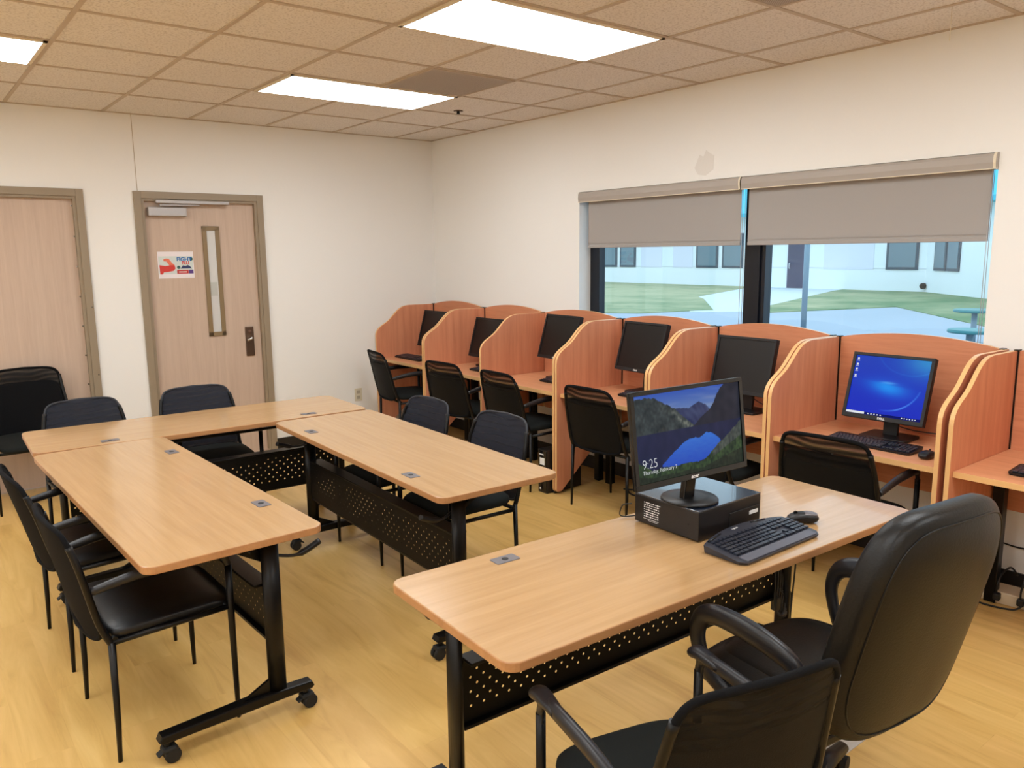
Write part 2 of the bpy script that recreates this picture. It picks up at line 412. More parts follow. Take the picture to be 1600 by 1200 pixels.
def rrect(w, h, r, n=6, cx=0, cy=0):
    pts = []
    for (sx, sy, a0) in ((1, 1, 0), (-1, 1, PI / 2), (-1, -1, PI), (1, -1, 3 * PI / 2)):
        for k in range(n + 1):
            a = a0 + PI / 2 * k / n
            pts.append((cx + sx * (w / 2 - r) + r * math.cos(a), cy + sy * (h / 2 - r) + r * math.sin(a)))
    return pts
def text_mesh(name, txt, size, mat, parent, loc, rot, align='LEFT', extr=0.0004, sx=1.0, shear=0.0, offset=0.0):
    cu = bpy.data.curves.new('txt', 'FONT'); cu.body = txt; cu.size = size; cu.align_x = align; cu.extrude = extr; cu.shear = shear; cu.offset = offset
    o = bpy.data.objects.new('txt', cu); COL.objects.link(o)
    bpy.context.view_layer.update()
    me = bpy.data.meshes.new_from_object(o.evaluated_get(bpy.context.evaluated_depsgraph_get()))
    bpy.data.objects.remove(o); bpy.data.curves.remove(cu)
    me.materials.clear(); me.materials.append(mat)
    ob = bpy.data.objects.new(name, me); COL.objects.link(ob); ob.parent = parent; ob.location = loc
    ob.rotation_euler = rot; ob.scale = (sx, 1, 1)
    return ob
def image_grid(name, nx, ny, w, h, fn, mat, parent, y=0.0, z0=0.0):
    """flat picture in local X/Z, facing -Y; fn(u,v)->sRGB 0..255"""
    me = bpy.data.meshes.new(name); vs = []; fs = []; cols = []
    for j in range(ny + 1):
        for i in range(nx + 1):
            u = i / nx; v = j / ny
            vs.append((w * (u - 0.5), y, z0 + h * (v - 0.5)))
            c = fn(u, v); cols.append((lin(max(0, c[0])), lin(max(0, c[1])), lin(max(0, c[2])), 1))
    for j in range(ny):
        for i in range(nx):
            a = j * (nx + 1) + i; fs.append((a, a + 1, a + nx + 2, a + nx + 1))
    me.from_pydata(vs, [], fs); at = me.color_attributes.new('Col', 'FLOAT_COLOR', 'POINT')
    flat = [x for c in cols for x in c]; at.data.foreach_set('color', flat)
    me.materials.append(mat); o = bpy.data.objects.new(name, me); COL.objects.link(o); o.parent = parent
    return o

# ------------------------------------------------------------------ camera (solved from the photograph's vanishing lines)
CAMP = (-4.2408, -6.5963, 1.6886); yaw, pitch, roll, fpx = .6662, -.1652, -.0110, 1232.64
fw = Vector((math.sin(yaw) * math.cos(pitch), math.cos(yaw) * math.cos(pitch), math.sin(pitch)))
rr = Vector((math.cos(yaw), -math.sin(yaw), 0)); uu = rr.cross(fw)
r2 = rr * math.cos(roll) + uu * math.sin(roll); u2 = -rr * math.sin(roll) + uu * math.cos(roll)
cam = bpy.data.cameras.new('camera'); cam.lens = 36 * fpx / 1600; cam.sensor_width = 36; cam.clip_start = 0.05; cam.clip_end = 300
co = bpy.data.objects.new('camera', cam); COL.objects.link(co)
Mx = Matrix((r2, u2, -fw)).transposed().to_4x4(); Mx.translation = CAMP; co.matrix_world = Mx
SC.camera = co

# ------------------------------------------------------------------ room shell
H = 2.745; XL = -7.35; YF = -8.9; TH = 0.2
struct(MB().box(((XL) / 2, YF / 2, -0.05), (-XL + 0.4, -YF + 0.4, 0.1)).build('floor', MT['floor']))
# back wall (y = 0) with two door openings
D2 = (-2.695, -1.693); D1 = (-4.05, -3.035); DZ = 2.18
def wall_back():
    m = MB()
    def seg(x0, x1, z0, z1): m.box(((x0 + x1) / 2, 0.08, (z0 + z1) / 2), (x1 - x0, 0.16, z1 - z0))
    fwid = 0.03
    for a, b in ((XL - 0.2, D1[0] + fwid), (D1[1] - fwid, D2[0] + fwid), (D2[1] - fwid, 0.2)): seg(a, b, 0, H)
    for a, b in (D1, D2): seg(a + fwid, b - fwid, DZ - fwid, H)
    return struct(m.build('wall_back', MT['wall']))
wall_back()
WY0, WY1, WZ0, WZ1 = -4.985, -2.062, 0.90, 2.137
def wall_right():
    m = MB()
    def seg(y0, y1, z0, z1): m.box((0.09, (y0 + y1) / 2, (z0 + z1) / 2), (0.18, y1 - y0, z1 - z0))
    seg(YF - 0.2, WY0, 0, H); seg(WY1, 0, 0, H); seg(WY0, WY1, 0, WZ0); seg(WY0, WY1, WZ1, H)
    return struct(m.build('wall_right', MT['wall']))
wall_right()
struct(MB().box((XL - 0.1, YF / 2, H / 2), (0.2, -YF, H)).build('wall_left', MT['wall']))
struct(MB().box((XL / 2, YF - 0.1, H / 2), (-XL + 0.4, 0.2, H)).build('wall_front', MT['wall']))
# drywall joint and painted patches on the back wall
struct(MB().box((-2.66, -0.0015, 2.46), (0.004, 0.003, 0.56)).build('trim_1', plain('joint_line', rgb(186, 170, 148), 0.7)))
# patch of darker paint above the blinds
pm = MB(); pp = [(-3.16, 2.22), (-3.20, 2.30), (-3.23, 2.285), (-3.25, 2.325), (-3.285, 2.30), (-3.315, 2.285), (-3.31, 2.20), (-3.25, 2.165), (-3.19, 2.175)]
pm.prism(pp, 0, -0.0012, 0.0)
tag(pm.build('paint_patch', plain('greyer_paint', rgb(224, 220, 214), 0.6)), 'ragged greyish patch of touch-up paint on the wall above the window blinds', 'paint patch')

# ceiling: slab + T-bar grid + lights
gx = [-1.0265 + 0.61 * k for k in range(-10, 2)]; gy = [-0.7559 - 0.61 * k for k in range(0, 14)]
struct(MB().box((XL / 2, YF / 2, H + 0.05), (-XL + 0.4, -YF + 0.4, 0.1)).build('ceiling', MT['ceiling']))
m = MB()
for x in gx: m.box((x, YF / 2, H - 0.002), (0.022, -YF, 0.007))
for y in gy: m.box((XL / 2, y, H - 0.0022), (-XL, 0.022, 0.007))
m.box((XL / 2, -0.011, H - 0.002), (-XL, 0.022, 0.007)); m.box((-0.011, YF / 2, H - 0.002), (0.022, -YF, 0.007))
struct(m.build('ceiling_grid', MT['tbar']))
LIGHT = emis('lit_diffuser', (0.95, 0.985, 1.0, 1), 12.6)
CX = [-1.0265 - 0.61, -1.0265 - 0.61 - 2.44, -1.0265 - 0.61 - 4.88]
RY = [-0.7559 - 0.61 * 1.5, -0.7559 - 0.61 * 4.5, -0.7559 - 0.61 * 7.5, -0.7559 - 0.61 * 10.5]
def ceiling_light(cx, cy, label):
    t = thing('ceiling_light', label, 'ceiling light', (cx, cy, H), 0, 'recessed ceiling lights')
    f = MB()
    for s in (-1, 1):
        f.box((0, s * 0.285, -0.006), (1.19, 0.02, 0.014)); f.box((s * 0.585, 0, -0.006), (0.02, 0.59, 0.014))
    f.build('frame', MT['cream'], t)
    MB().box((0, 0, -0.009), (1.15, 0.55, 0.008)).build('diffuser', LIGHT, t)
    return t
labs = {(0, 0): 'glowing troffer light beside the perforated ceiling vent, middle one of the three in view',
        (0, 1): 'largest glowing troffer light, at the top centre of the photo',
        (1, 0): 'glowing troffer light cut by the left edge of the photo, above the doors'}
for i, cx in enumerate(CX):
    for j, cy in enumerate(RY):
        ceiling_light(cx, cy, labs.get((i, j), 'glowing troffer light in the ceiling behind the camera'))
def ceiling_vent(cx, cy, label):
    t = thing('ceiling_vent', label, 'ceiling vent', (cx, cy, H))
    g = holes_mat('perforated_grille', rgb(184, 170, 156), 0.013, 0.013, 0.003, groups=False)
    # holes pattern is in X/Z: build the sheet upright and lay it down
    o = MB().box((0, 0, 0), (0.575, 0.003, 0.575)).build('perforated_sheet', g, t); o.rotation_euler = (PI / 2, 0, 0); o.location = (0, 0, -0.008)
    f = MB()
    for s in (-1, 1):
        f.box((0, s * 0.292, -0.006), (0.60, 0.016, 0.01)); f.box((s * 0.292, 0, -0.006), (0.016, 0.57, 0.01))
    f.build('frame', MT['tbar'], t)
    MB().box((0, 0, -0.003), (0.57, 0.57, 0.002)).build('backing', plain('vent_dark', rgb(112, 88, 72), 0.9), t)
ceiling_vent(-1.0265 - 0.305, -0.7559 - 0.61 * 2.5, 'square perforated return air vent behind the middle ceiling light')
ceiling_vent(-1.0265 - 0.305, -0.7559 - 0.61 * 6.5, 'square perforated vent just cut by the top edge of the photo')
t = thing('sprinkler_head', 'small dark sprinkler head on the ceiling near the room corner', 'sprinkler', (-0.713, -1.491, H))
MB().cyl((0, 0, -0.003), 0.036, 0.006).build('escutcheon', MT['bronze'], t)
MB().cyl((0, 0, -0.014), 0.011, 0.022).cyl((0, 0, -0.024), 0.016, 0.003, n=16).build('deflector', MT['black'], t)
tag(MB().tube([(-0.406, -4.894, H), (-0.404, -4.893, H - 0.07), (-0.409, -4.895, H - 0.15)], 0.0016, 6).build('hanging_string', MT['cream']), 'thin pale string hanging from the ceiling at top right', 'string')

# baseboards
struct(MB().box((-0.006, YF / 2, 0.05), (0.012, -YF, 0.10)).build('baseboard_right', MT['baseboard']))
m = MB()
for a, b in ((XL, D1[0]), (D1[1], D2[0]), (D2[1], -0.012)): m.box(((a + b) / 2, -0.006, 0.05), (b - a, 0.012, 0.10))
struct(m.build('baseboard_back', MT['baseboard']))

# ------------------------------------------------------------------ doors
def door(name, x0, x1):
    t = bpy.data.objects.new(name, None); COL.objects.link(t); t['kind'] = 'structure'; t.location = ((x0 + x1) / 2, 0, 0)
    w = x1 - x0; hw = w / 2; m = MB(); fw_ = 0.052
    for s in (-1, 1):
        m.box((s * (hw - fw_ / 2), -0.006, DZ / 2), (fw_, 0.03, DZ), bev=0.002)
        m.box((s * (hw - fw_ - 0.006), 0.035, DZ / 2), (0.03, 0.09, DZ - 0.04))
        m.box((s * (hw - fw_ - 0.026), 0.075, DZ / 2), (0.016, 0.05, DZ - 0.06))
    m.box((0, -0.006, DZ - fw_ / 2), (w - 2 * fw_, 0.03, fw_))
    m.box((0, 0.035, DZ - fw_ - 0.004), (w - 2 * fw_ - 0.02, 0.086, 0.03))
    m.build('door_frame', MT['frame'], t)
    MB().box((0, 0.05, (DZ - fw_) / 2), (w - 2 * fw_ - 0.012, 0.04, DZ - fw_ - 0.012)).build('door_leaf', MT['door'], t)
    return t, hw
d2, hw = door('door_2', *D2); cx2 = sum(D2) / 2; F = 0.03   # leaf face at y = 0.03
m = MB(); lx0, lx1, lz0, lz1 = -2.194 - cx2, -2.058 - cx2, 1.035, 1.925
for a, b in ((lx0, lx0 + 0.034), (lx1 - 0.034, lx1)): m.box(((a + b) / 2, F - 0.004, (lz0 + lz1) / 2), (b - a, 0.018, lz1 - lz0), bev=0.002)
for a, b in ((lz0, lz0 + 0.034), (lz1 - 0.034, lz1)): m.box(((lx0 + lx1) / 2, F - 0.0045, (a + b) / 2), (lx1 - lx0, 0.017, b - a), bev=0.002)
vl = m.build('vision_panel_frame', MT['lite'], d2)
MB().box(((lx0 + lx1) / 2, F - 0.001, (lz0 + lz1) / 2), (lx1 - lx0 - 0.066, 0.006, lz1 - lz0 - 0.066)).build('pane', plain('pale_pane', rgb(206, 206, 204), 0.12, spec=0.6), vl)
MB().box(((lx0 + lx1) / 2 - 0.004, F - 0.005, 1.42), (0.056, 0.002, 0.11)).build('sign_behind_pane', plain('greyish_card', rgb(180, 182, 176), 0.5), vl)
# closer
cl = MB().box((-2.455 - cx2, F - 0.026, 2.03), (0.285, 0.05, 0.068), bev=0.006).build('door_closer', MT['alu'], d2)
MB().box((-2.262 - cx2, -0.03, 2.105), (0.56, 0.022, 0.024), bev=0.003).build('track', MT['alu'], cl)
MB().box((-2.36 - cx2, -0.012, 2.083), (0.30, 0.012, 0.012), rot=Matrix.Rotation(-0.02, 4, 'Y'), bev=0.002).build('arm', MT['alu'], cl)
# lock
lk = MB().box((-1.862 - cx2, F - 0.006, 0.97), (0.072, 0.014, 0.25), bev=0.006).build('lock_plate', MT['bronze'], d2)
MB().tube(smooth_path([(-1.862 - cx2, F - 0.01, 1.0), (-1.862 - cx2, F - 0.055, 1.0), (-1.868 - cx2, F - 0.065, 0.998), (-1.90 - cx2, F - 0.062, 0.985)]), 0.010, 10).build('lever', MT['chrome'], lk)
MB().cyl((-1.862 - cx2, F - 0.016, 1.055), 0.014, 0.012, axis=1, n=16).build('keyhole', MT['chrome'], lk)
d1, hw = door('door_1', *D1); cx1 = sum(D1) / 2
for z in [0.3 + 0.22 * k for k in range(9)]:
    MB().cyl((hw - 0.078, F - 0.002, z), 0.006, 0.006, axis=1, n=12).build('stud', MT['chrome'], d1)
for z in [0.30 + 0.51 * k for k in range(3)]:
    MB().cyl((hw - 0.014, -0.022, z), 0.004, 0.005, axis=1, n=12).build('screw', MT['chrome'], d1)

# flyer on door 2
fl = thing('flyer', 'white paper flyer with a flexing red arm and blue lettering on the closed door', 'poster', (-2.412, F - 0.0015, 1.62))
MB().box((0, 0, 0), (0.272, 0.001, 0.208)).build('sheet', MT['paper'], fl)
def flat(name, pts, col, y=-0.0012, par=None, sc=1.0):
    b = MB(); b.quad([(x * sc, y, z * sc) for (x, z) in pts]); o = b.build(name, plain('ink_' + name, col, 0.6), par)
    return o
flat('picture_background', [(-0.13, -0.07), (0.13, -0.07), (0.13, 0.068), (-0.13, 0.068)], rgb(206, 214, 210), -0.0008, fl)
arm = [(-0.124, -0.072), (-0.104, -0.072), (-0.096, -0.056), (-0.06, -0.054), (-0.022, -0.046), (-0.006, -0.028), (-0.012, -0.002), (-0.034, 0.022), (-0.052, 0.048), (-0.074, 0.052), (-0.094, 0.044), (-0.092, 0.030), (-0.072, 0.028), (-0.064, 0.018), (-0.052, -0.004), (-0.08, -0.008), (-0.126, 0.0)]
flat('red_arm', arm, rgb(206, 58, 50), -0.0016, fl)
flat('forearm', [(-0.052, -0.002), (-0.012, -0.002), (-0.034, 0.022), (-0.052, 0.048), (-0.074, 0.052), (-0.094, 0.044), (-0.092, 0.030), (-0.072, 0.028), (-0.064, 0.018)], rgb(226, 120, 92), -0.002, fl)
text_mesh('lettering', 'FIGHT', 0.042, plain('ink_blue', rgb(36, 108, 176), 0.6), fl, (0.006, -0.0022, 0.030), (PI / 2, 0, 0), 'LEFT', 0.0002, 1.0, 0, 0.0016)
text_mesh('lettering', 'FLU', 0.034, plain('ink_orange', rgb(206, 70, 56), 0.6), fl, (0.044, -0.0022, 0.004), (PI / 2, 0, 0), 'LEFT', 0.0002, 1.0, 0, 0.0014)
flat('navy_shape', [(0.03, -0.030), (0.12, -0.030), (0.106, -0.012), (0.09, -0.002), (0.07, -0.010), (0.052, -0.004)], rgb(40, 52, 96), -0.0014, fl)
for (px, pz) in ((0.018, -0.020), (0.118, 0.046)):
    flat('green_dot', [(px + 0.013 * math.cos(a * PI / 8), pz + 0.013 * math.sin(a * PI / 8)) for a in range(16)], rgb(48, 92, 88), -0.0018, fl)
flat('red_banner', [(0.004, -0.070), (0.092, -0.070), (0.092, -0.040), (0.004, -0.040)], rgb(190, 52, 46), -0.0015, fl)
flat('violet_banner', [(0.094, -0.070), (0.130, -0.070), (0.130, -0.040), (0.094, -0.040)], rgb(88, 58, 130), -0.0015, fl)
flat('banner_stripe', [(0.018, -0.060), (0.078, -0.060), (0.078, -0.052), (0.018, -0.052)], rgb(232, 220, 214), -0.0019, fl)

# outlet on the back wall
ot = thing('wall_outlet', 'ivory duplex outlet low on the white wall between door and study carrels', 'outlet', (-0.885, 0, 0.395))
MB().box((0, -0.003, 0), (0.075, 0.006, 0.12), bev=0.002).build('cover_plate', MT['ivory'], ot)
for z in (-0.026, 0.026): MB().box((0, -0.007, z), (0.032, 0.004, 0.03), bev=0.001).build('socket', plain('socket_grey', rgb(170, 160, 140), 0.5), ot)

# ------------------------------------------------------------------ window
wn = bpy.data.objects.new('window_1', None); COL.objects.link(wn); wn['kind'] = 'structure'; wn.location = (0.15, (WY0 + WY1) / 2, WZ0)
hy = (WY1 - WY0) / 2; hz = WZ1 - WZ0
m = MB()
m.box((0, hy - 0.05, hz / 2), (0.06, 0.10, hz)); m.box((0, -hy + 0.005, hz / 2), (0.02, 0.01, hz))
m.box((0, 0, 0.03), (0.06, 2 * hy, 0.06)); m.box((0, 0, hz - 0.03), (0.06, 2 * hy, 0.06))
m.box((0, -3.568 - (WY0 + WY1) / 2, hz / 2), (0.07, 0.155, hz)); m.box((-0.012, -3.568 - (WY0 + WY1) / 2 - 0.02, hz / 2), (0.075, 0.05, hz))
m.build('window_frame', MT['winframe'], wn)
for (a, b) in ((-3.64, WY0 + 0.01), (WY1 - 0.10, -3.49)):
    c = (a + b) / 2 - (WY0 + WY1) / 2; MB().box((0.005, c, hz / 2), (0.006, abs(a - b), hz - 0.10)).build('pane', MT['glass'], wn)
m = MB().box((-0.02, 0, -0.012), (0.30, 2 * hy, 0.024)); m.build('window_sill', plain('white_sill', rgb(226, 226, 226), 0.5), wn)

def roller_blind(y0, y1, label, chain_y, edge_y):
    """y0 > y1"""
    yc = (y0 + y1) / 2; w = y0 - y1
    t = thing('roller_blind', label, 'window blind', (0, yc, 2.10), 0, 'taupe roller blinds in the window')
    pr = [(0.03, 0.034), (-0.006, 0.034), (-0.016, 0.02), (-0.018, -0.01), (-0.014, -0.038), (-0.008, -0.038), (0.03, -0.038)]
    MB().prism(pr, 1, -w / 2, w / 2).build('valance', MT['valance'], t)
    MB().box((-0.012, 0, -0.040), (0.012, w, 0.004)).build('valance_lip', MT['cream'], t)
    e = MB(); pr2 = [(0.03, 0.036), (-0.008, 0.036), (-0.019, 0.02), (-0.021, -0.012), (-0.015, -0.042), (0.03, -0.042)]
    e.prism(pr2, 1, edge_y - yc - 0.006, edge_y - yc + 0.006); e.build('end_cap', MT['cream'], t)
    a, b = y0 - (0.072 if y0 > -3 else 0.034), y1 + (0.03 if y1 < -4 else 0.015)
    sc = (a + b) / 2 - yc; sw = a - b
    sh = MB().box((0.028, sc, (2.06 + 1.722) / 2 - 2.10), (0.003, sw, 0.345)).build('shade', MT['shade'], t)
    MB().box((0.026, sc, 1.728 - 2.10), (0.009, sw, 0.022), bev=0.003).box((0.026, sc, 1.752 - 2.10), (0.006, sw, 0.003)).build('hem_bar', MT['shade'], sh)
    for dx in (0.012, 0.04):
        MB().tube([(dx, chain_y - yc, -0.03), (dx, chain_y - yc, -1.1)], 0.0018, 6).build('chain', MT['alu'], t)
    return t
roller_blind(-2.064, -3.530, 'shorter left taupe roller blind nearer the room corner, half lowered over the window', -3.535, -3.524)
roller_blind(-3.536, -4.985, 'right taupe roller blind above the lit blue monitor, half lowered over the window', -4.955, -4.972)

# ------------------------------------------------------------------ outside
GZ = -0.1
def slab(name, pts, z0, z1, mat): return struct(MB().prism(pts, 2, z0, z1).build(name, mat))
slab('ground_pavement', [(0.25, -14), (60, -14), (60, 45), (0.25, 45)], GZ - 0.2, GZ, MT['concrete'])
slab('ground_lawn', [(11.6, 11.0), (12.8, 9.1), (14.9, 8.55), (15.27, 8.36), (19.4, 11.96), (20.6, 13.2), (30, 17.0), (30, 40), (9, 40)], GZ, GZ + 0.02, MT['grass'])
slab('ground_lawn_right', [(15.5, 7.4), (15.5, 6.66), (20.1, 5.2), (15.2, 0.7), (10.5, -4), (30, -8), (30, 12.2), (27.6, 11.6)], GZ, GZ + 0.02, MT['grass'])
slab('ground_walkway', [(14.2, 8.4), (15.4, 7.4), (27.6, 11.65), (30, 12.3), (30, 17.0), (20.6, 13.2)], GZ, GZ + 0.01, MT['walk'])
BXX = 29.0
bd = thing('building', 'long low white panelled building with teal roof across the lawn', 'building', (BXX, 14, GZ))
def bl(y, z): return (y - 14, z - GZ)
m = MB(); m.box((0.5, 14, 1.75), (1.0, 43, 3.5)); m.build('wall', MT['bwhite'], bd)
# angled wing on the right
m = MB(); p0 = Vector((0, 8.4 - 14)); p1 = Vector((-14.0, -7.2 - 14))
m.prism([(0, p0.y), (p1.x, p1.y), (p1.x + 2, p1.y - 1), (2, p0.y)], 2, 0, 3.5); m.build('wing_wall', MT['bwhite'], bd)
MB().box((-0.02, 14, 0.97), (0.03, 43, 0.02)).build('ledge_line', MT['bwhite2'], bd)
MB().prism([(-0.9, 3.32), (-0.9, 3.5), (4.0, 6.3), (4.0, 6.1)], 1, -9, 38).build('roof', MT['roof'], bd)
MB().prism([(-14.6, -20.6), (-0.9, -5.9), (1.6, -5.9), (-12.4, -22.6)], 2, 3.32, 3.5).build('wing_roof', MT['roof'], bd)
def ext_win(ya, yb, z0, z1, parent, x=0.0):
    yc = (ya + yb) / 2 - 14
    f = MB().box((x - 0.02, yc, (z0 + z1) / 2 - GZ), (0.06, abs(ya - yb), z1 - z0)).build('window', MT['extframe'], parent)
    MB().box((x - 0.055, yc, (z0 + z1) / 2 - GZ + 0.02), (0.02, abs(ya - yb) - 0.22, z1 - z0 - 0.18)).build('pane', MT['extglass'], f)
for ya, yb in ((27.3, 25.75), (25.5, 24.3), (20.05, 18.68), (18.42, 17.2), (10.05, 8.72)): ext_win(ya, yb, 0.80, 2.5, bd)
for ya, yb in ((23.9, 22.4), (21.6, 20.3), (16.9, 15.9), (12.9, 10.6)):
    MB().box((-0.01, (ya + yb) / 2 - 14, 1.75), (0.03, ya - yb, 1.7)).build('inset_panel', MT['bwhite2'], bd)
dr = MB().box((-0.03, 14.2 - 14, 1.07), (0.06, 1.0, 2.14)).build('door', MT['navy'], bd)
MB().tube([(-0.08, 0.56, 1.15), (-0.14, 0.56, 1.15), (-0.14, 0.56, 0.92), (-0.08, 0.56, 0.92)], 0.02, 8).build('handle', MT['white'], dr)
MB().cyl((-0.08, 8.4 - 14 + 0.02, 0.26), 0.12, 0.2, axis=0, n=16).build('wall_pipe', MT['black'], bd)
# windows on the angled wing
wdir = (p1 - p0).normalized(); ang = math.atan2(wdir.y, wdir.x); nrm = Vector((wdir.y, -wdir.x))
if nrm.x > 0: nrm = -nrm
for a, b in ((0.75, 1.7), (1.8, 2.75)):
    c = p0 + wdir * (a + b) / 2 + nrm * 0.02
    f = MB().box((c.x, c.y, 1.75), (b - a, 0.08, 1.7), rot=ang).build('window', MT['extframe'], bd)
    c = c + nrm * 0.045
    MB().box((c.x, c.y, 1.77), (b - a - 0.16, 0.02, 1.52), rot=ang).build('pane', MT['extglass'], f)
tag(MB().cyl((11.4, 2.98, 1.4), 0.06, 3.0, n=16).cyl((11.4, 2.98, -0.09), 0.14, 0.03, n=16).build('sign_post', MT['postblue']), 'round blue-grey metal post standing on the pavement outside the window', 'post')
def picnic(x, y, label, z=0.66, r=0.55):
    t = thing('picnic_table', label, 'outdoor table', (x, y, GZ))
    MB().cyl((0, 0, z), r, 0.05, n=32, bev=0.01).build('tabletop', MT['teal'], t)
    MB().cyl((0, 0, z / 2), 0.05, z, n=16).cyl((0, 0, 0.01), 0.22, 0.02, n=20).build('pedestal', MT['postblue'], t)
picnic(8.15, -1.70, 'nearer teal round outdoor table seen through the right edge of the window', 0.58, 0.30)
picnic(11.7, -0.35, 'farther teal round outdoor table seen at the right edge of the window by the grass', 0.62, 0.36)

# ------------------------------------------------------------------ study carrels along the right wall
YB = [0.0, -0.858, -1.700, -2.556, -3.405, -4.238, -5.115, -5.97]
SP = [(-0.02, 1.202), (-0.33, 1.204)] + bez((-0.33, 1.204), (-0.46, 1.200), (-0.49, 1.10), (-0.585, 1.048), 9)[1:] + bez((-0.585, 1.048), (-0.64, 1.018), (-0.69, 0.995), (-0.692, 0.93), 7)[1:]
SP += [(-0.692, 0.035), (-0.68, 0.02), (-0.645, 0.02), (-0.24, 0.37), (-0.14, 0.37), (-0.14, 0.60), (-0.02, 0.60)]
PT = 0.021
DESKZ = 0.722
def carrel(i, y0, y1, label, left=True, right=True, gap=0.0):
    t = thing('study_carrel', label, 'study carrel', (0, (y0 + y1) / 2, 0), 0, 'cherry study carrels along the window wall')
    yc = (y0 + y1) / 2; a = y0 - yc; b = y1 - yc
    if left: MB().prism(SP, 1, a - PT - 0.002, a - 0.002, bev=0.0015, side_mi=1).build('side_panel', [MT['cherry_v'], MT['edge']], t)
    if right: MB().prism(SP, 1, b + 0.004, b + 0.004 + PT, bev=0.0015, side_mi=1).build('side_panel', [MT['cherry_v'], MT['edge']], t)
    ia = a - PT - 0.002 if left else a + 0.0; ib = b + PT + 0.004 if right else b
    L = ia - ib; n = 20
    arch = [(ia - L * k / n, 1.200 + 0.044 * math.sin(PI * k / n) ** 0.8) for k in range(n + 1)]
    MB().prism(arch + [(ib, 0.42), (ia, 0.42)], 0, -0.048, -0.028, side_mi=1).build('back_panel', [MT['cherry_h'], MT['edge']], t)
    MB().box((-0.353, (ia + ib) / 2, DESKZ - 0.0135), (0.61, L - 0.002, 0.027), bev=0.002).build('desktop', MT['desk'], t)
    MB().box((-0.6595, (ia + ib) / 2, DESKZ - 0.0135), (0.003, L - 0.002, 0.026)).build('desk_edge', MT['edge'], t)
    for y_ in ((ia - 0.003) if left else None, (ib + 0.003) if right else None):
        if y_ is not None: MB().box((-0.052, y_, 0.963), (0.008, 0.006, 0.478)).box((-0.045, y_ + (0.006 if y_ > 0 else -0.006), 1.204), (0.035, 0.022, 0.006)).build('corner_joint', MT['black'], t)
    for y_ in (ia - 0.035, ib + 0.035):
        MB().box((-0.20, y_, 0.347), (0.05, 0.05, 0.694), bev=0.003).build('leg_post', MT['black'], t)
    MB().box((-0.665, ib - 0.018 + PT if right else ib, 0.02), (0.03, 0.03, 0.04), bev=0.006).build('foot_glide', MT['rubber'], t) if right else None
    return t
cl_ = ['cherry study carrel in the room corner, farthest along the window wall', 'second cherry study carrel from the room corner, dark monitor half hidden',
       'third cherry study carrel from the room corner, dark monitor near the left window end', 'fourth cherry study carrel from the room corner, its dark monitor trailing a thin cable',
       'fifth cherry study carrel from the room corner, partly behind the landscape monitor', 'cherry study carrel holding the lit blue monitor',
       'cherry study carrel cut off by the right edge of the photo']
for i in range(7):
    y0 = YB[i]; y1 = YB[i + 1]
    if i == 0: y0 = -0.012
    if i == 6: y0 -= 0.022
    carrel(i, y0, y1, cl_[i], left=(i != 2), right=True)

# ------------------------------------------------------------------ monitors (local: faces -Y, origin at base)
def monitor(kind, label, loc, rz, zc, tilt, W, Hh, screen=None, group=None, back=0.02, base='square'):
    """zc: height of the screen centre above the base plane; back: how far screen centre lies in front of the neck"""
    t = thing('computer_monitor', label, 'monitor', loc, rz, group)
    bz = 0.016
    hd = bpy.data.objects.new('screen_housing', None)
    m = MB(); hd_t = 0.032 if kind == 'dell' else 0.013
    m.box((0, hd_t / 2, 0), (W, hd_t, Hh), bev=0.004); m.box((0, hd_t + 0.010, -0.02), (W * 0.6, 0.03, Hh * 0.55), bev=0.01)
    hs = m.build('screen_housing', MT['bezel'] if kind == 'dell' else MT['gloss_black'], t); hs.location = (-0.052 if kind == 'acer' else 0, -back, zc); hs.rotation_euler = (-tilt, 0, 0)
    f = MB()
    bw = 0.016 if kind == 'dell' else 0.014; bb = 0.022 if kind == 'dell' else 0.02
    f.box((0, -0.003, Hh / 2 - bw / 2), (W, 0.008, bw), bev=0.0015); f.box((0, -0.003, -Hh / 2 + bb / 2), (W, 0.008, bb), bev=0.0015)
    for s in (-1, 1): f.box((s * (W / 2 - bw / 2), -0.0032, (bb - bw) / 2), (bw, 0.0076, Hh - bw - bb))
    f.build('bezel', MT['bezel'] if kind == 'dell' else MT['gloss_black'], hs)
    sw, sh_ = W - 2 * bw, Hh - bw - bb; zz = (bb - bw) / 2
    if screen: screen(hs, sw, sh_, zz, W, Hh)
    else: MB().box((0, -0.0008, zz), (sw, 0.002, sh_)).build('screen', MT['screen_off'], hs)
    if kind == 'dell':
        text_mesh('logo', 'DELL', 0.014, MT['white'], hs, (0, -0.0075, -Hh / 2 + 0.006), (PI / 2, 0, 0), 'CENTER', 0.0003, 1.2, 0, 0.0004)
        MB().box((0, 0.06, zc * 0.5 - 0.01), (0.075, 0.022, zc * 0.9), rot=Matrix.Rotation(-0.10, 4, 'X'), bev=0.004).build('neck', MT['black_plastic'], t)
        MB().prism(rrect(0.24, 0.19, 0.02, cx=0, cy=0.03), 2, 0, 0.014, bev=0.003).build('base', MT['black_plastic'], t)
    else:
        text_mesh('logo', 'acer', 0.017, MT['white'], hs, (0, -0.0075, -Hh / 2 + 0.005), (PI / 2, 0, 0), 'CENTER', 0.0003, 1.2, 0.2, 0.0004)
        MB().box((-0.012, -0.006, zc * 0.30), (0.05, 0.024, zc * 0.60), rot=Matrix.Rotation(0.12, 4, 'Y'), bev=0.004).build('neck', MT['gloss_black'], t)
        MB().lathe([(0.094, 0), (0.098, 0.004), (0.094, 0.009), (0.05, 0.013), (0.01, 0.014)], (0, 0, 0), 48).build('base', MT['black_plastic'], t)
    return t

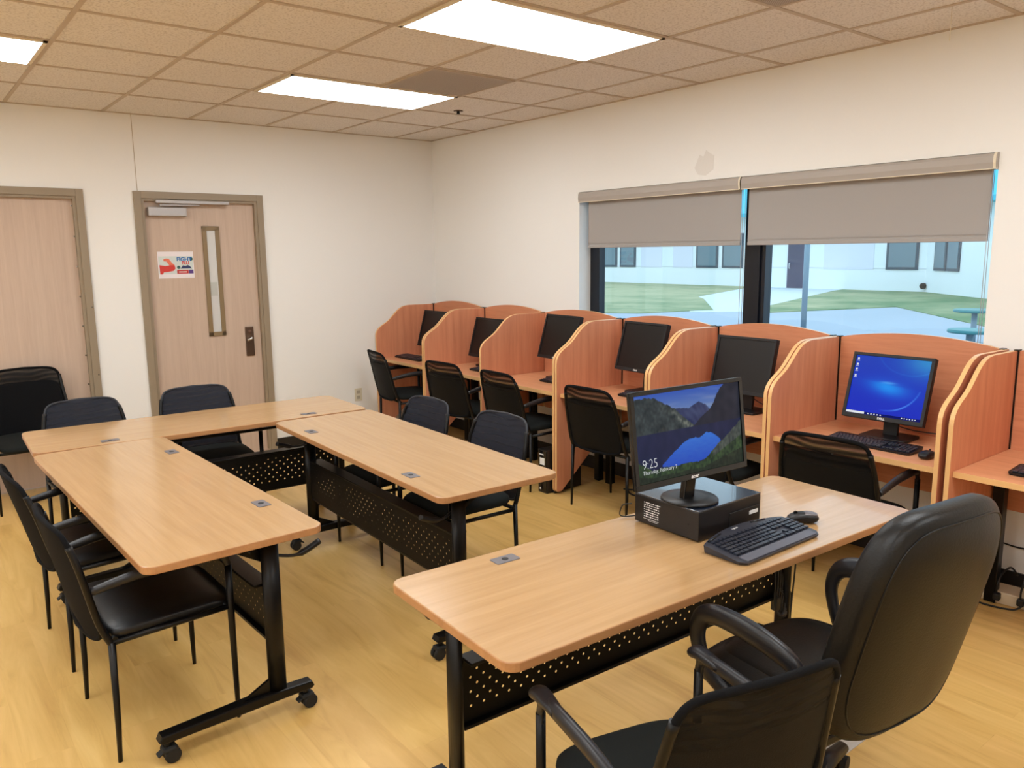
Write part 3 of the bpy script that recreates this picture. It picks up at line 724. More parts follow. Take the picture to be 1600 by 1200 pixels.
def dell_screen(hs, sw, sh_, zz, W, Hh):
    def fn(u, v):
        r, g, b = 10 + 8 * v, 38 + 22 * v, 184 + 8 * (1 - v)
        # central glow
        d = math.hypot((u - 0.50) * 1.0, (v - 0.50 + 0.18 * (u - 0.5)) * 1.9)
        g1 = math.exp(-(d / 0.26) ** 2); r += 0 * g1; g += 92 * g1; b += 52 * g1
        edge = (0.585 - 0.13 * (u - 0.15)) - v
        if edge < 0: k = math.exp(edge / 0.03); g += -60 * g1 * (1 - k); b += -30 * g1 * (1 - k)
        sp_ = math.exp(-((u - 0.5) / 0.10) ** 2 - ((v - 0.575) / 0.02) ** 2); r += 60 * sp_; g += 70 * sp_; b += 30 * sp_
        c2 = math.exp(-(((u - 1.0) / 0.35) ** 2 + ((v - 0.98) / 0.28) ** 2)); r += 28 * c2; g += 80 * c2; b += 20 * c2
        rr_ = math.hypot(u - 0.5, (v - 0.62) * 0.86)
        arc = math.exp(-((rr_ - 0.44) / 0.010) ** 2) * (max(0, 1 - abs(u - 0.72) / 0.30) if v < 0.5 else 0)
        r += 70 * arc; g += 110 * arc; b += 50 * arc
        arc2 = math.exp(-((math.hypot(u - 0.75, v - 1.2) - 0.47) / 0.008) ** 2) * 0.35; g += 60 * arc2; r += 20 * arc2; b += 30 * arc2
        return (r, g, b)
    s_ = image_grid('screen', 96, 80, sw, sh_, fn, vcol('desktop_glow', 0.95), hs, -0.0014, zz)
    WH = MT['whitelabel']
    m = MB(); m.box((-sw * 0.37, -0.0022, zz - sh_ * 0.476), (sw * 0.25, 0.001, sh_ * 0.036)); m.build('search_field', WH, s_)
    m = MB().box((0.0, -0.0018, zz - sh_ * 0.478), (sw, 0.0006, sh_ * 0.042)); m.build('task_bar', emis('task_bar_navy', rgb(24, 30, 110), 0.8), s_)
    m = MB()
    for k in range(5): m.box((-sw * 0.19 + k * 0.016, -0.0024, zz - sh_ * 0.478), (0.006, 0.001, 0.006))
    for k in range(6): m.box((sw * 0.26 + k * 0.013, -0.0024, zz - sh_ * 0.476), (0.005, 0.001, 0.005))
    m.build('task_icons', WH, s_)
    m = MB()
    for k, zf in enumerate((0.44, 0.345, 0.26, 0.15)): m.box((-sw * 0.465, -0.0022, zz + sh_ * zf), (0.009, 0.001, 0.010)); m.box((-sw * 0.465, -0.0022, zz + sh_ * zf - 0.010), (0.015, 0.001, 0.002))
    m.build('desktop_icons', WH, s_)

def lake_screen(hs, sw, sh_, zz, W, Hh):
    N = noise.noise
    def pw(u, P):
        for (a, b), (c, d) in zip(P, P[1:]):
            if a <= u <= c: return b + (d - b) * (u - a) / (c - a)
        return None
    FAR = [(0.30, 0.80), (0.38, 0.80), (0.45, 0.785), (0.50, 0.775), (0.55, 0.81), (0.60, 0.835), (0.635, 0.80), (0.66, 0.785), (0.70, 0.72), (0.75, 0.70)]
    LEFT = [(0.0, 0.965), (0.10, 0.965), (0.18, 0.955), (0.27, 0.875), (0.36, 0.80), (0.45, 0.67), (0.53, 0.575), (0.545, 0.55)]
    RIGHT = [(0.53, 0.55), (0.60, 0.635), (0.70, 0.725), (0.74, 0.80), (0.78, 0.90), (0.85, 1.01), (1.0, 1.2)]
    POOLT = [(0.22, 0.17), (0.30, 0.26), (0.43, 0.385), (0.48, 0.41), (0.54, 0.415), (0.58, 0.40), (0.65, 0.455), (0.70, 0.435), (0.77, 0.36), (0.79, 0.30), (0.80, 0.25)]
    POOLB = [(0.22, 0.15), (0.35, 0.11), (0.55, 0.12), (0.66, 0.15), (0.74, 0.20), (0.80, 0.25)]
    def land(u, v, n1, n2):
        t = max(0, min(1, (v - 0.70) / 0.30)); cl = max(0, N(Vector((u * 4 + v * 3, v * 16, 2))))
        c = (54 + 60 * (1 - t) + 50 * cl, 88 + 50 * (1 - t) + 36 * cl, 178 + 8 * cl)
        f = pw(u, FAR)
        if f and v < f + 0.008 * N(Vector((u * 50, 2, 2))): k = 0.5 + 0.9 * N(Vector((u * 26 + v * 8, v * 9, 6))); c = (40 + 28 * k, 48 + 28 * k, 84 + 26 * k)
        l = pw(u, LEFT)
        if l and v < l + 0.018 * N(Vector((u * 34, 1, 1))):
            k = 0.5 + 0.5 * n1 + 0.5 * n2; c = (36 + 32 * k, 44 + 32 * k, 48 + 30 * k)
            sc = max(0, 1 - abs(v - (l - 0.06)) / 0.07) * max(0, (u - 0.22) / 0.2)
            sc *= 0.5 + 0.8 * n2; c = (c[0] + 62 * sc, c[1] + 58 * sc, c[2] + 44 * sc)
        r = pw(u, RIGHT)
        if r and v < r + 0.010 * N(Vector((u * 40, 4, 1))): c = (40 + 12 * n1, 42 + 12 * n1, 54 + 12 * n1)
        return c
    def fn(u, v):
        n1 = N(Vector((u * 14, v * 9, 1.0))); n2 = N(Vector((u * 52, v * 22, 4.0))); n3 = N(Vector((u * 20, v * 60, 8.0)))
        if v > 0.55: c = land(u, v, n1, n2)
        else:
            k = 0.5 + 0.5 * N(Vector((u * 18, v * 5, 3)))
            c = (28 + 12 * k, 34 + 12 * k, 62 + 16 * k)
            t_, b_ = pw(u, POOLT), pw(u, POOLB)
            if t_ and b_ and b_ < v < t_ + 0.008 * N(Vector((u * 40, 7, 1))):
                q = max(0, min(1, (v - 0.1) / 0.35)); c = (40 + 16 * q + 5 * n3, 76 + 38 * q + 6 * n3, 184 + 24 * q)
        # vegetated bank at lower right and along the bottom edge
        g = None
        if u > 0.58:
            lim = 0.10 + (u - 0.58) * 1.0
            if v < lim + 0.02 * n1: g = (v / max(lim, 0.01))
        base = 0.13 + 0.05 * N(Vector((u * 6, 1, 5))) + max(0, 0.12 - u * 0.9)
        if g is None and v < base: g = v / base
        if g is not None:
            k = max(0, 0.45 + 0.7 * n2 + 0.5 * n1)
            if g > 0.66 and u > 0.7: c = (52 + 34 * k, 58 + 36 * k, 60 + 26 * k)
            elif g > 0.35: c = (32 + 38 * k, 46 + 46 * k, 38 + 20 * k)
            else: c = (32 + 16 * k, 38 + 22 * k, 34 + 12 * k)
        return c
    s_ = image_grid('screen', 220, 130, sw, sh_, fn, vcol('lock_screen_picture', 0.9), hs, -0.0014, zz)
    text_mesh('clock_text', '9:25', 0.043, MT['whitelabel'], s_, (-sw * 0.46, -0.0026, zz - sh_ * 0.335), (PI / 2, 0, 0), 'LEFT', 0.0001, 0.92, 0, -0.0010)
    text_mesh('date_text', 'Thursday, February 7', 0.0185, MT['whitelabel'], s_, (-sw * 0.46, -0.0026, zz - sh_ * 0.40), (PI / 2, 0, 0), 'LEFT', 0.0001, 0.95, 0, -0.0003)

def mon_at(y, label, ztop, x=-0.27, W=0.41, Hh=0.344, tilt=0.28, rz=-PI / 2, screen=None):
    zc = ztop - Hh / 2 * math.cos(tilt) - DESKZ
    return monitor('dell', label, (x + 0.02, y, DESKZ), rz, zc, tilt, W, Hh, screen, 'monitors in the study carrels')
mon_at(-0.345, 'dark monitor in the corner study carrel, mostly hidden by the next partition', 1.155, -0.26)
mon_at(-1.19, 'dark monitor in the second study carrel from the room corner', 1.135, -0.26)
mon_at(-2.105, 'dark monitor in the third study carrel from the room corner', 1.212, -0.25, rz=-PI / 2 - 0.06)
mon_at(-2.945, 'dark monitor with a thin cable below it in the fourth study carrel', 1.208, -0.25, rz=-PI / 2 - 0.06)
mon_at(-3.772, 'dark switched off monitor directly behind the landscape monitor', 1.174, -0.265, tilt=0.24)
mon_at(-4.672, 'monitor showing a glowing blue desktop in a study carrel', 1.153, -0.302, tilt=0.295, rz=-PI / 2 + 0.033, screen=dell_screen)

# ------------------------------------------------------------------ keyboards and mice
def keyboard(label, loc, rz, ergo=False, rows=6, tilt=0.0):
    t = thing('computer_keyboard', label, 'keyboard', loc, rz)
    W, D = (0.43, 0.195) if ergo else (0.44, 0.145)
    if ergo:
        n = 16
        pl = [(-W / 2, -D / 2 + 0.02), (-W / 2 + 0.02, -D / 2), (W / 2 - 0.02, -D / 2), (W / 2, -D / 2 + 0.02)]
        for k in range(n + 1):
            u = k / n; pl.append((W / 2 - u * W, D / 2 - 0.042 + 0.042 * math.sin(PI * u) ** 0.8))
        def zz(y): return 0.008 + (y + D / 2) / D * 0.022
    else:
        pl = rrect(W, D, 0.012)
        def zz(y): return 0.012 + (y + D / 2) / D * 0.012
    b = bmesh.new(); top = [b.verts.new((x, y, zz(y))) for x, y in pl]; bot = [b.verts.new((x * 0.98, y * 0.98, 0.001)) for x, y in pl]
    b.faces.new(top); b.faces.new(bot[::-1]); N_ = len(pl)
    for k in range(N_): b.faces.new((top[k], bot[k], bot[(k + 1) % N_], top[(k + 1) % N_]))
    bmesh.ops.recalc_face_normals(b, faces=b.faces)
    M_ = MB(); M_._merge(b); M_.build('body', MT['keybody'] if ergo else MT['black_plastic'], t)
    keys = MB(); y0 = -D / 2 + (0.054 if ergo else 0.018); pitch_ = 0.0178 if ergo else 0.0187
    x0 = -W / 2 + (0.028 if ergo else 0.014)
    layout = [[1.25, 1.25, 1.25, 6.2, 1.25, 1.25, 1.25, 1.25], [2.25] + [1] * 10 + [2.7], [1.75] + [1] * 11 + [2.2], [1.5] + [1] * 12 + [1.45], [1] * 13 + [1.95]]
    for r_, row in enumerate(layout):
        x = x0
        y = y0 + r_ * pitch_
        for w_ in row:
            keys.box((x + w_ * pitch_ / 2, y, zz(y) + 0.003), (w_ * pitch_ - 0.003, pitch_ - 0.0035, 0.007), bev=0.0012, seg=1); x += w_ * pitch_
        for blk, nn in ((15.25, 3), (18.5, 4)):
            if blk == 15.25 and r_ in (1, 2): 
                if r_ == 1: keys.box((x0 + 16.75 * pitch_, y, zz(y) + 0.003), (pitch_ - 0.003, pitch_ - 0.0035, 0.007))
                continue
            for k in range(nn):
                xx = x0 + (blk + k + 0.5) * pitch_
                if xx < W / 2 - 0.006: keys.box((xx, y, zz(y) + 0.003), (pitch_ - 0.003, pitch_ - 0.0035, 0.007), bev=0.0012, seg=1)
    y = y0 + 5 * pitch_ + 0.003
    for k in range(19): keys.box((x0 + (k * 1.13 + 0.5) * pitch_, y, zz(y) + 0.002), (pitch_ * 0.85, 0.011, 0.005))
    keys.build('keys', MT['keys'], t)
    if ergo:
        MB().box((0, -D / 2 + 0.022, zz(-D / 2 + 0.022) + 0.0015), (W - 0.05, 0.036, 0.004), rot=Matrix.Rotation(0.10, 4, 'X'), bev=0.0015).build('palm_rest', plain('grey_palm_rest', rgb(84, 84, 94), 0.4), t)
        text_mesh('logo', 'logitech', 0.010, MT['white'], t, (-0.02, 0.078, zz(0.080) + 0.001), (0.1, 0, 0), 'CENTER', 0.0002)
        for q0, q1 in (((-0.185, 0.060), (-0.10, 0.077)), ((0.07, 0.082), (0.14, 0.074))): MB().tube([(q0[0], q0[1], zz(q0[1]) + 0.001), (q1[0], q1[1], zz(q1[1]) + 0.001)], 0.003, 8).build('media_strip', MT['gloss_black'], t)
    return t
def mouse(label, loc, rz, mat='black_plastic', s=1.0, two=None):
    t = thing('computer_mouse', label, 'mouse', loc, rz)
    def fn(c):
        z = c.z + 0.017 * s; 
        z = z if z < 0.012 * s else z * (1.0 - 0.35 * ((c.y / (0.055 * s)) ** 2) * (1 if c.y > 0 else 0.45))
        return Vector((c.x * (1 - 0.12 * math.cos(c.y / (0.055 * s) * 1.6)), c.y, max(0, z)))
    MB().sup((0.032 * s, 0.054 * s, 0.019 * s), 0.75, 0.75, fn, 32, 16).build('shell', MT[mat], t)
    MB().cyl((0, 0.026 * s, 0.033 * s), 0.007 * s, 0.005 * s, axis=0, n=16).build('scroll_wheel', MT['gloss_black'], t)
    if two: MB().sup((0.022 * s, 0.034 * s, 0.006 * s), 0.8, 0.8, lambda c: Vector((c.x, c.y - 0.016 * s, c.z + 0.0315 * s - 0.12 * abs(c.y))), 28, 12).build('palm_patch', MT[two], t)
    return t
K1 = DESKZ + 0.001
keyboard('thin dark keyboard lying in the corner study carrel', (-0.46, -0.30, K1), -PI / 2)
keyboard('dark keyboard end peeking past the partition in the second study carrel', (-0.42, -1.465, K1), -PI / 2)
keyboard('dark keyboard end peeking past the partition in the third study carrel', (-0.36, -2.30, K1), -PI / 2)
keyboard('dark keyboard in the fourth study carrel, behind the landscape monitor', (-0.36, -3.12, K1), -PI / 2)
keyboard('black keyboard in front of the lit blue monitor', (-0.475, -4.70, K1), -PI / 2 - 0.02)
keyboard('black keyboard cut by the right edge of the photo', (-0.47, -5.55, K1), -PI / 2)
mouse('black mouse to the right of the keyboard under the lit blue monitor', (-0.52, -4.985, K1), -PI / 2)
mouse('dark mouse on the fifth study carrel desk, right of the landscape monitor', (-0.45, -4.13, K1), -PI / 2)

# cables hanging in carrels
def cable(name, label, pts, r=0.003, mat='cable', cat='cable', n=8):
    return tag(MB().tube(smooth_path(pts, n), r, 8).build(name, MT[mat]), label, cat)
cable('monitor_cable', 'thin black cable looping below the monitor in the fourth study carrel', [(-0.22, -2.98, 0.88), (-0.25, -2.99, 0.80), (-0.24, -3.04, 0.755), (-0.20, -3.12, 0.76), (-0.16, -3.18, 0.80)])
cable('monitor_cable', 'black cable running right from behind the lit blue monitor', [(-0.24, -4.66, 0.80), (-0.20, -4.76, 0.77), (-0.17, -4.90, 0.765), (-0.12, -5.04, 0.76)])
cable('monitor_cable', 'black cable behind the stand of the monitor in the fifth study carrel', [(-0.22, -3.80, 0.82), (-0.2, -3.9, 0.775), (-0.15, -4.02, 0.79), (-0.10, -4.15, 0.83)])
# ------------------------------------------------------------------ training tables
TZ = 0.74
def training_table(label, loc, rz, L=1.83, W=0.61):
    t = thing('training_table', label, 'table', (loc[0], loc[1], 0), rz, 'flip-top training tables')
    MB().prism(rrect(L, W, 0.045), 2, TZ - 0.027, TZ, bev=0.004, side_mi=1, seg=3).build('tabletop', [MT['table'], MT['table_edge']], t)
    for s in (-1, 1):
        g = MB().prism(rrect(0.088, 0.05, 0.006, cx=s * 0.545, cy=W / 2 - 0.075), 2, TZ + 0.0002, TZ + 0.002, bev=0.0006).build('grommet', MT['grommet'], t)
        MB().cyl((s * 0.545, W / 2 - 0.075, TZ + 0.0024), 0.011, 0.0008, n=20).build('cable_hole', MT['rubber'], g)
    yc = 0.145; xc = L / 2 - 0.125
    for s in (-1, 1):
        x = s * xc
        m = MB(); m.tube([(x, yc, 0.10), (x, yc, TZ - 0.05)], 0.034, 16, flat=0.55); 
        m.build('leg_column', MT['black'], t)
        f = MB(); f.prism([(-0.27, 0.078), (0.27, 0.078), (0.28, 0.088), (0.27, 0.108), (0.05, 0.118), (-0.27, 0.108), (-0.28, 0.088)], 0, x - 0.024, x + 0.024, bev=0.006)
        f.prism([(yc - 0.14, 0.112), (yc, 0.112), (yc, 0.18)], 0, x - 0.006, x + 0.006)
        ft = f.build('foot_bar', MT['black'], t)
        for sy in (-1, 1):
            y = sy * 0.25
            c = MB(); c.cyl((x, y, 0.07), 0.010, 0.03, n=12)
            for k in (-1, 1): c.cyl((x + k * 0.014, y + 0.012, 0.027), 0.027, 0.018, axis=0, n=24, bev=0.004)
            c.box((x, y + 0.004, 0.050), (0.045, 0.05, 0.02), bev=0.008)
            c.box((x, y - 0.026, 0.04), (0.03, 0.02, 0.006), rot=Matrix.Rotation(0.5, 4, 'X'), bev=0.002)
            c.build('caster', MT['rubber'], ft)
        b = MB(); b.box((x, 0.03, TZ - 0.042), (0.05, 0.42, 0.026), bev=0.003); b.prism([(yc - 0.16, TZ - 0.055), (yc + 0.03, TZ - 0.055), (yc + 0.03, TZ - 0.15), (yc, TZ - 0.15)], 0, x - s * 0.03 - 0.003, x - s * 0.03 + 0.003)
        b.build('top_bracket', MT['black'], t)
        hd_ = MB(); hd_.tube(smooth_path([(x - s * 0.02, yc + 0.02, TZ - 0.12), (x + s * 0.01, yc + 0.10, TZ - 0.13), (x + s * 0.01, yc + 0.19, TZ - 0.10)]), [0.006] * 7 + [0.012] * 6, 10)
        hd_.build('flip_lever', MT['black_plastic'], t)
    MB().tube([(-xc, yc - 0.06, 0.655), (xc, yc - 0.06, 0.655)], 0.009, 10).build('cross_rail', MT['black'], t)
    p = MB(); p.box((0, yc + 0.012, 0.405), (2 * xc - 0.05, 0.002, 0.215))
    mp = p.build('modesty_panel', MT['holes'], t)
    e = MB(); e.box((0, yc + 0.002, 0.292), (2 * xc - 0.05, 0.024, 0.012), bev=0.002); e.box((0, yc - 0.02, 0.516), (2 * xc - 0.05, 0.07, 0.010), bev=0.002); e.box((0, yc + 0.002, 0.512), (2 * xc - 0.05, 0.022, 0.014), bev=0.002)
    e.build('panel_flange', MT['black'], mp)
    return t
training_table('left wing of the U of wooden training tables, pointing at the camera', (-3.440, -3.145), -PI / 2 + 0.031, 1.865)
training_table('wooden training table forming the back of the U, before the doors', (-2.855, -1.912), PI - 0.032, 1.80)
training_table('right wing of the U of wooden training tables, nearer the study carrels', (-2.298, -3.180), PI / 2 - 0.028, 1.83)
training_table('wooden training table in the foreground carrying the landscape monitor', (-2.276, -4.985), -0.042, 1.83)

# ------------------------------------------------------------------ desk items on the foreground table
pc = thing('desktop_computer', 'flat black desktop computer under the landscape monitor', 'computer', (-2.071, -4.890, TZ + 0.002), -0.01)
MB().box((0, 0, 0.052), (0.335, 0.285, 0.100), bev=0.003).build('case', plain('black_case', rgb(24, 22, 24), 0.30), pc)
MB().box((0, 0, 0.1035), (0.335, 0.285, 0.004), bev=0.0015).build('top_cover', plain('satin_black_lid', rgb(26, 34, 48), 0.2, spec=1.0, coat=0.6), pc)
m = MB()
random.seed(3)
for i in range(7):
    z = 0.080 - i * 0.0082; y = 0.098
    while y > 0.030:
        w_ = random.uniform(0.003, 0.009); m.box((-0.1682, y - w_ / 2, z), (0.0006, w_, random.choice((0.0022, 0.0036)))); y -= w_ + random.choice((0.002, 0.004))
m.box((-0.1682, 0.065, 0.022), (0.0006, 0.07, 0.0012)); m.box((-0.1682, 0.055, 0.017), (0.0006, 0.045, 0.001))
m.build('sticker_print', MT['white'], pc)
fp = MB().box((0.075, -0.1435, 0.040), (0.165, 0.006, 0.052), bev=0.002).build('drive_door', MT['black_plastic'], pc)
MB().box((0.122, -0.1471, 0.047), (0.048, 0.001, 0.013)).build('asset_label', MT['white'], pc)
MB().cyl((-0.1678, -0.10, 0.052), 0.0035, 0.001, axis=0, n=14).build('screw', MT['rubber'], pc)
ac = monitor('acer', 'monitor showing a mountain lake lock screen, standing on the flat computer', (-2.160, -4.925, TZ + 0.1085), -0.066, 1.10 - TZ - 0.1085, 0.127, 0.52, 0.312, lake_screen, None, 0.045)
keyboard('large grey ergonomic keyboard on the foreground table', (-2.082, -5.152, TZ + 0.002), 0.0, ergo=True)
mouse('dark two-tone mouse right of the large keyboard on the foreground table', (-1.797, -5.135, TZ + 0.002), 0.85, 'black_plastic', 1.0, 'grommet')
cable('loose_cable', 'thin black cable loop hanging behind the flat computer', [(-2.235, -4.73, 0.80), (-2.25, -4.70, 0.79), (-2.255, -4.69, 0.755), (-2.24, -4.70, 0.746), (-2.20, -4.72, 0.746)], 0.0022)
cb = MB()
random.seed(5)
for k in range(5):
    ox = k * 0.012; cb.tube(smooth_path([(-1.53 + ox, -4.86, 0.52), (-1.55 + ox * 1.5, -4.88, 0.38), (-1.56 + ox, -4.89, 0.26 - 0.01 * k), (-1.52 + ox, -4.90, 0.22), (-1.49 + ox, -4.89, 0.28), (-1.53 + ox, -4.88, 0.33)], 8), 0.004, 8)
cb.box((-1.54, -4.88, 0.27), (0.03, 0.03, 0.06), bev=0.006)
tag(cb.build('cable_bundle', MT['cable']), 'tangled bundle of black cables hanging under the foreground table', 'cables')
cable('trailing_cable', 'black cord trailing from the foreground table down towards the leather chair', [(-1.45, -4.84, 0.66), (-1.40, -4.86, 0.50), (-1.34, -4.84, 0.40), (-1.33, -4.82, 0.10), (-1.36, -4.86, 0.02)], 0.004)

# ------------------------------------------------------------------ guest chairs (local: faces +Y)
def guest_chair(label, loc, rz, top=0.855, hw=0.243, bw=0.225, depth=0.19, style='mesh', group='black stacking armchairs', lean=0.10, armz=0.65):
    t = thing('stacking_armchair', label, 'chair', (loc[0], loc[1], 0), rz, group)
    d = depth; armpad = (style == 'pad')
    bz0 = 0.43
    def by(z): return -d - 0.02 - lean * max(0, (z - bz0) / (top - bz0)) ** 1.2
    for s in (-1, 1):
        path = [(s * hw, d, 0), (s * hw, d, 0.12), (s * (hw - 0.002), d, 0.40), (s * (hw - 0.002), d, armz - 0.045)]
        MB().tube(path, [0.0075, 0.010, 0.0125, 0.0125], 12).build('leg', MT['black'], t)
        MB().tube([(s * hw, -d - 0.01, 0), (s * hw, -d - 0.005, 0.14), (s * (hw - 0.004), -d, 0.43)], [0.0075, 0.010, 0.0125], 12).build('leg', MT['black'], t)
        ap = smooth_path([(s * (hw - 0.002), d, armz - 0.07), (s * (hw - 0.002), d - 0.004, armz - 0.03), (s * (hw - 0.002), d - 0.035, armz), (s * (hw - 0.002), 0.02, armz + 0.006), (s * (hw - 0.004), -0.10, armz), (s * (hw - 0.01), by(armz) + 0.012, armz - 0.025)], 6)
        am = MB(); n_ = len(ap); rad = [0.0125 + 0.0075 * max(0.0, math.sin(PI * min(1, max(0, (i / (n_ - 1) - 0.22) / 0.78)))) ** 0.6 for i in range(n_)]
        am.tube(ap, rad, 14, flat=0.8)
        if armpad:
            am.tube(smooth_path([(s * (hw - 0.002), d + 0.030, armz - 0.012), (s * (hw - 0.002), d + 0.020, armz - 0.002), (s * (hw - 0.002), d - 0.01, armz + 0.006), (s * (hw - 0.002), d - 0.09, armz + 0.004)], 4), [0.008, 0.014, 0.018, 0.021, 0.023, 0.0245, 0.025, 0.025, 0.0245, 0.023, 0.021, 0.019, 0.017], 16, flat=0.7)
        am.build('armrest', MT['arm'], t)
        up = [(s * (hw - 0.004), -d, 0.42), (s * (hw - 0.010), by(0.50), 0.50), (s * (bw - 0.004), by(0.68), 0.68), (s * (bw - 0.022), by(top - 0.05) + 0.0, top - 0.05)]
        MB().tube(smooth_path(up, 5), 0.0115, 12).build('back_upright', MT['black'], t)
    zf = 0.436 if style == 'vinyl' else 0.412
    sf = MB(); sf.tube([(-hw, d - 0.01, zf), (hw, d - 0.01, zf)], 0.010, 10); sf.tube([(-hw, -d + 0.01, zf), (hw, -d + 0.01, zf)], 0.010, 10)
    for s in (-1, 1): sf.tube([(s * (hw - 0.004), -d, zf - 0.01), (s * (hw - 0.004), d, zf)], 0.010, 10)
    sf.build('seat_frame', MT['black'], t)
    def sfn(c):
        return Vector((c.x * (1 - 0.06 * (c.y / 0.22)), c.y + 0.012, c.z + 0.447 + 0.010 * (1 - (c.x / 0.24) ** 2) - (0.022 * max(0, c.y / 0.22) ** 3)))
    MB().sup((hw - 0.014, 0.222, 0.029), 0.45 if style == 'vinyl' else 0.55, 0.22 if style == 'vinyl' else 0.42, sfn).build('seat', MT['vinyl'] if style == 'vinyl' else MT['seatfab'], t)
    # back: rounded sheet curved across, leaning back
    hh = (top - bz0) / 2; zc = (top + bz0) / 2
    def bfn(off=0.0, sw=1.0):
        def f(c):
            z = zc + c.y; u = c.x / bw
            taper = 1 - 0.10 * max(0, (c.y / hh)) - 0.03 * max(0, -c.y / hh)
            return Vector((c.x * taper, by(z) - 0.034 * (1 - u * u) + c.z + off, z + 0.012 * (1 - u * u) * (c.y / hh)))
        return f
    mat = {'mesh': MT['mesh'], 'pad': MT['mesh_dense'], 'grey': MT['mesh_open'], 'vinyl': MT['fabric'], 'thin': MT['mesh']}[style]
    th = 0.004 if style != 'vinyl' else 0.009
    bk = MB().sup((bw, hh, th), 0.5, 0.22, bfn(), 64, 12).build('backrest', mat, t)
    # rim following the outline
    f = bfn(); rim = []; n = 72
    for i in range(n):
        th_ = 2 * PI * i / n; sg = lambda v, e: math.copysign(abs(v) ** e, v)
        rim.append(f(Vector((bw * sg(math.cos(th_), 0.24) * 0.985, hh * sg(math.sin(th_), 0.24) * 0.985, 0))))
    MB().tube(rim, 0.0095 if style != 'grey' else 0.007, 8, closed=True).build('back_rim', MT['fabric'] if style != 'grey' else MT['greyrim'], bk)
    if style in ('mesh', 'pad', 'thin'):
        lf = bfn(0.012)
        MB().sup((bw * 0.93, hh * 0.80, 0.008), 0.6, 0.25, lambda c: lf(Vector((c.x, c.y - hh * (0.18 if style == 'mesh' else 0.30), c.z))), 48, 12).build('back_cushion', MT['fabric'], bk)
    return t
E90 = PI / 2
G1 = 'black stacking armchairs'
guest_chair('nearest black armchair on the left side of the U tables, seat fully visible', (-3.59, -3.60), -E90 + 0.02, top=0.825, hw=0.252, bw=0.25, depth=0.198, style='vinyl', lean=0.085, armz=0.64)
guest_chair('second black armchair left of the U tables, cut by the photo edge', (-3.605, -2.835), -E90 + 0.03, top=0.815, hw=0.252, bw=0.25, depth=0.198, style='vinyl', lean=0.10, armz=0.64)
guest_chair('black armchair with translucent back behind the U tables, before the white wall strip', (-3.375, -1.62), PI + 0.05, top=0.832, style='grey', bw=0.225)
guest_chair('black armchair with translucent back behind the U tables, in front of the windowed door', (-2.735, -1.63), PI - 0.02, top=0.838, style='grey', bw=0.235)
guest_chair('black mesh armchair against the left door, facing the room', (-3.53, -0.37), PI, top=0.90, hw=0.275, bw=0.235, style='mesh', armz=0.66)
guest_chair('grey-backed armchair on the right side of the U tables, farther one', (-2.085, -2.665), E90 + 0.03, top=0.825, style='grey', bw=0.235)
guest_chair('grey-backed armchair on the right side of the U tables, nearer one', (-2.055, -3.345), E90 + 0.03, top=0.832, style='grey', bw=0.235)
guest_chair('black mesh armchair at the corner study carrel', (-0.625, -0.50), -E90 - 0.16, top=0.84, style='mesh')
guest_chair('black mesh armchair at the second study carrel from the corner', (-0.60, -1.43), -E90 + 0.12, top=0.845, style='mesh')
guest_chair('black mesh armchair at the third study carrel from the corner', (-0.585, -2.165), -E90 - 0.02, top=0.845, style='mesh')
guest_chair('black mesh armchair at the fourth study carrel, left of the landscape monitor', (-0.545, -3.035), -E90 + 0.04, top=0.84, style='mesh')
guest_chair('black armchair hidden behind the landscape monitor, seat edge showing', (-0.55, -3.84), -E90, top=0.80, style='mesh')
guest_chair('black mesh armchair in front of the lit blue monitor', (-0.70, -4.715), -E90 + 0.10, top=0.855, style='mesh')
guest_chair('nearest black mesh armchair cut by the bottom edge of the photo', (-2.928, -5.495), -0.25, top=0.885, hw=0.236, bw=0.218, style='pad', armz=0.632)

# ------------------------------------------------------------------ leather executive chair (local: faces +Y)
ex = thing('executive_chair', 'large black leather swivel chair at the foreground table', 'office chair', (-2.245, -5.475, 0), -0.12)
def seatfn(c):
    return Vector((c.x * (1 + 0.03 * (c.y / 0.25)), c.y + 0.035, c.z + 0.468 + 0.018 * (1 - (c.x / 0.26) ** 2) - 0.03 * max(0, c.y / 0.26) ** 3))
MB().sup((0.262, 0.240, 0.055), 0.6, 0.42, seatfn, 48, 20).build('seat', MT['leather'], ex)
MB().sup((0.20, 0.20, 0.02), 0.7, 0.4, lambda c: Vector((c.x, c.y + 0.03, c.z + 0.528 - 0.03 * max(0, c.y / 0.26) ** 3 - 0.3 * c.x * c.x)), 40, 12).build('seat_pad', MT['leather'], ex)
BZ0, BZ1 = 0.432, 1.085
def backfn(c, off=0.0):
    hh_ = (BZ1 - BZ0) / 2; v = c.y / hh_; u = c.x / 0.27
    z = (BZ0 + BZ1) / 2 + c.y
    wid = 0.96 + 0.06 * math.cos(v * 1.4 + 0.35) - 0.10 * max(0, v) ** 3 - 0.12 * max(0, -v) ** 3
    y = -0.245 - 0.07 * (v + 1) / 2 - 0.03 * math.sin(v * 1.6) + 0.03 * u * u
    return Vector((c.x * wid, y + c.z + off, z))
MB().sup((0.27, (BZ1 - BZ0) / 2, 0.066), 0.62, 0.42, backfn, 64, 24).build('backrest', MT['leather'], ex)
MB().sup((0.19, 0.25, 0.03), 0.8, 0.45, lambda c: backfn(Vector((c.x, c.y + 0.02, c.z)), 0.05), 48, 16).build('back_cushion', MT['leather'], ex)
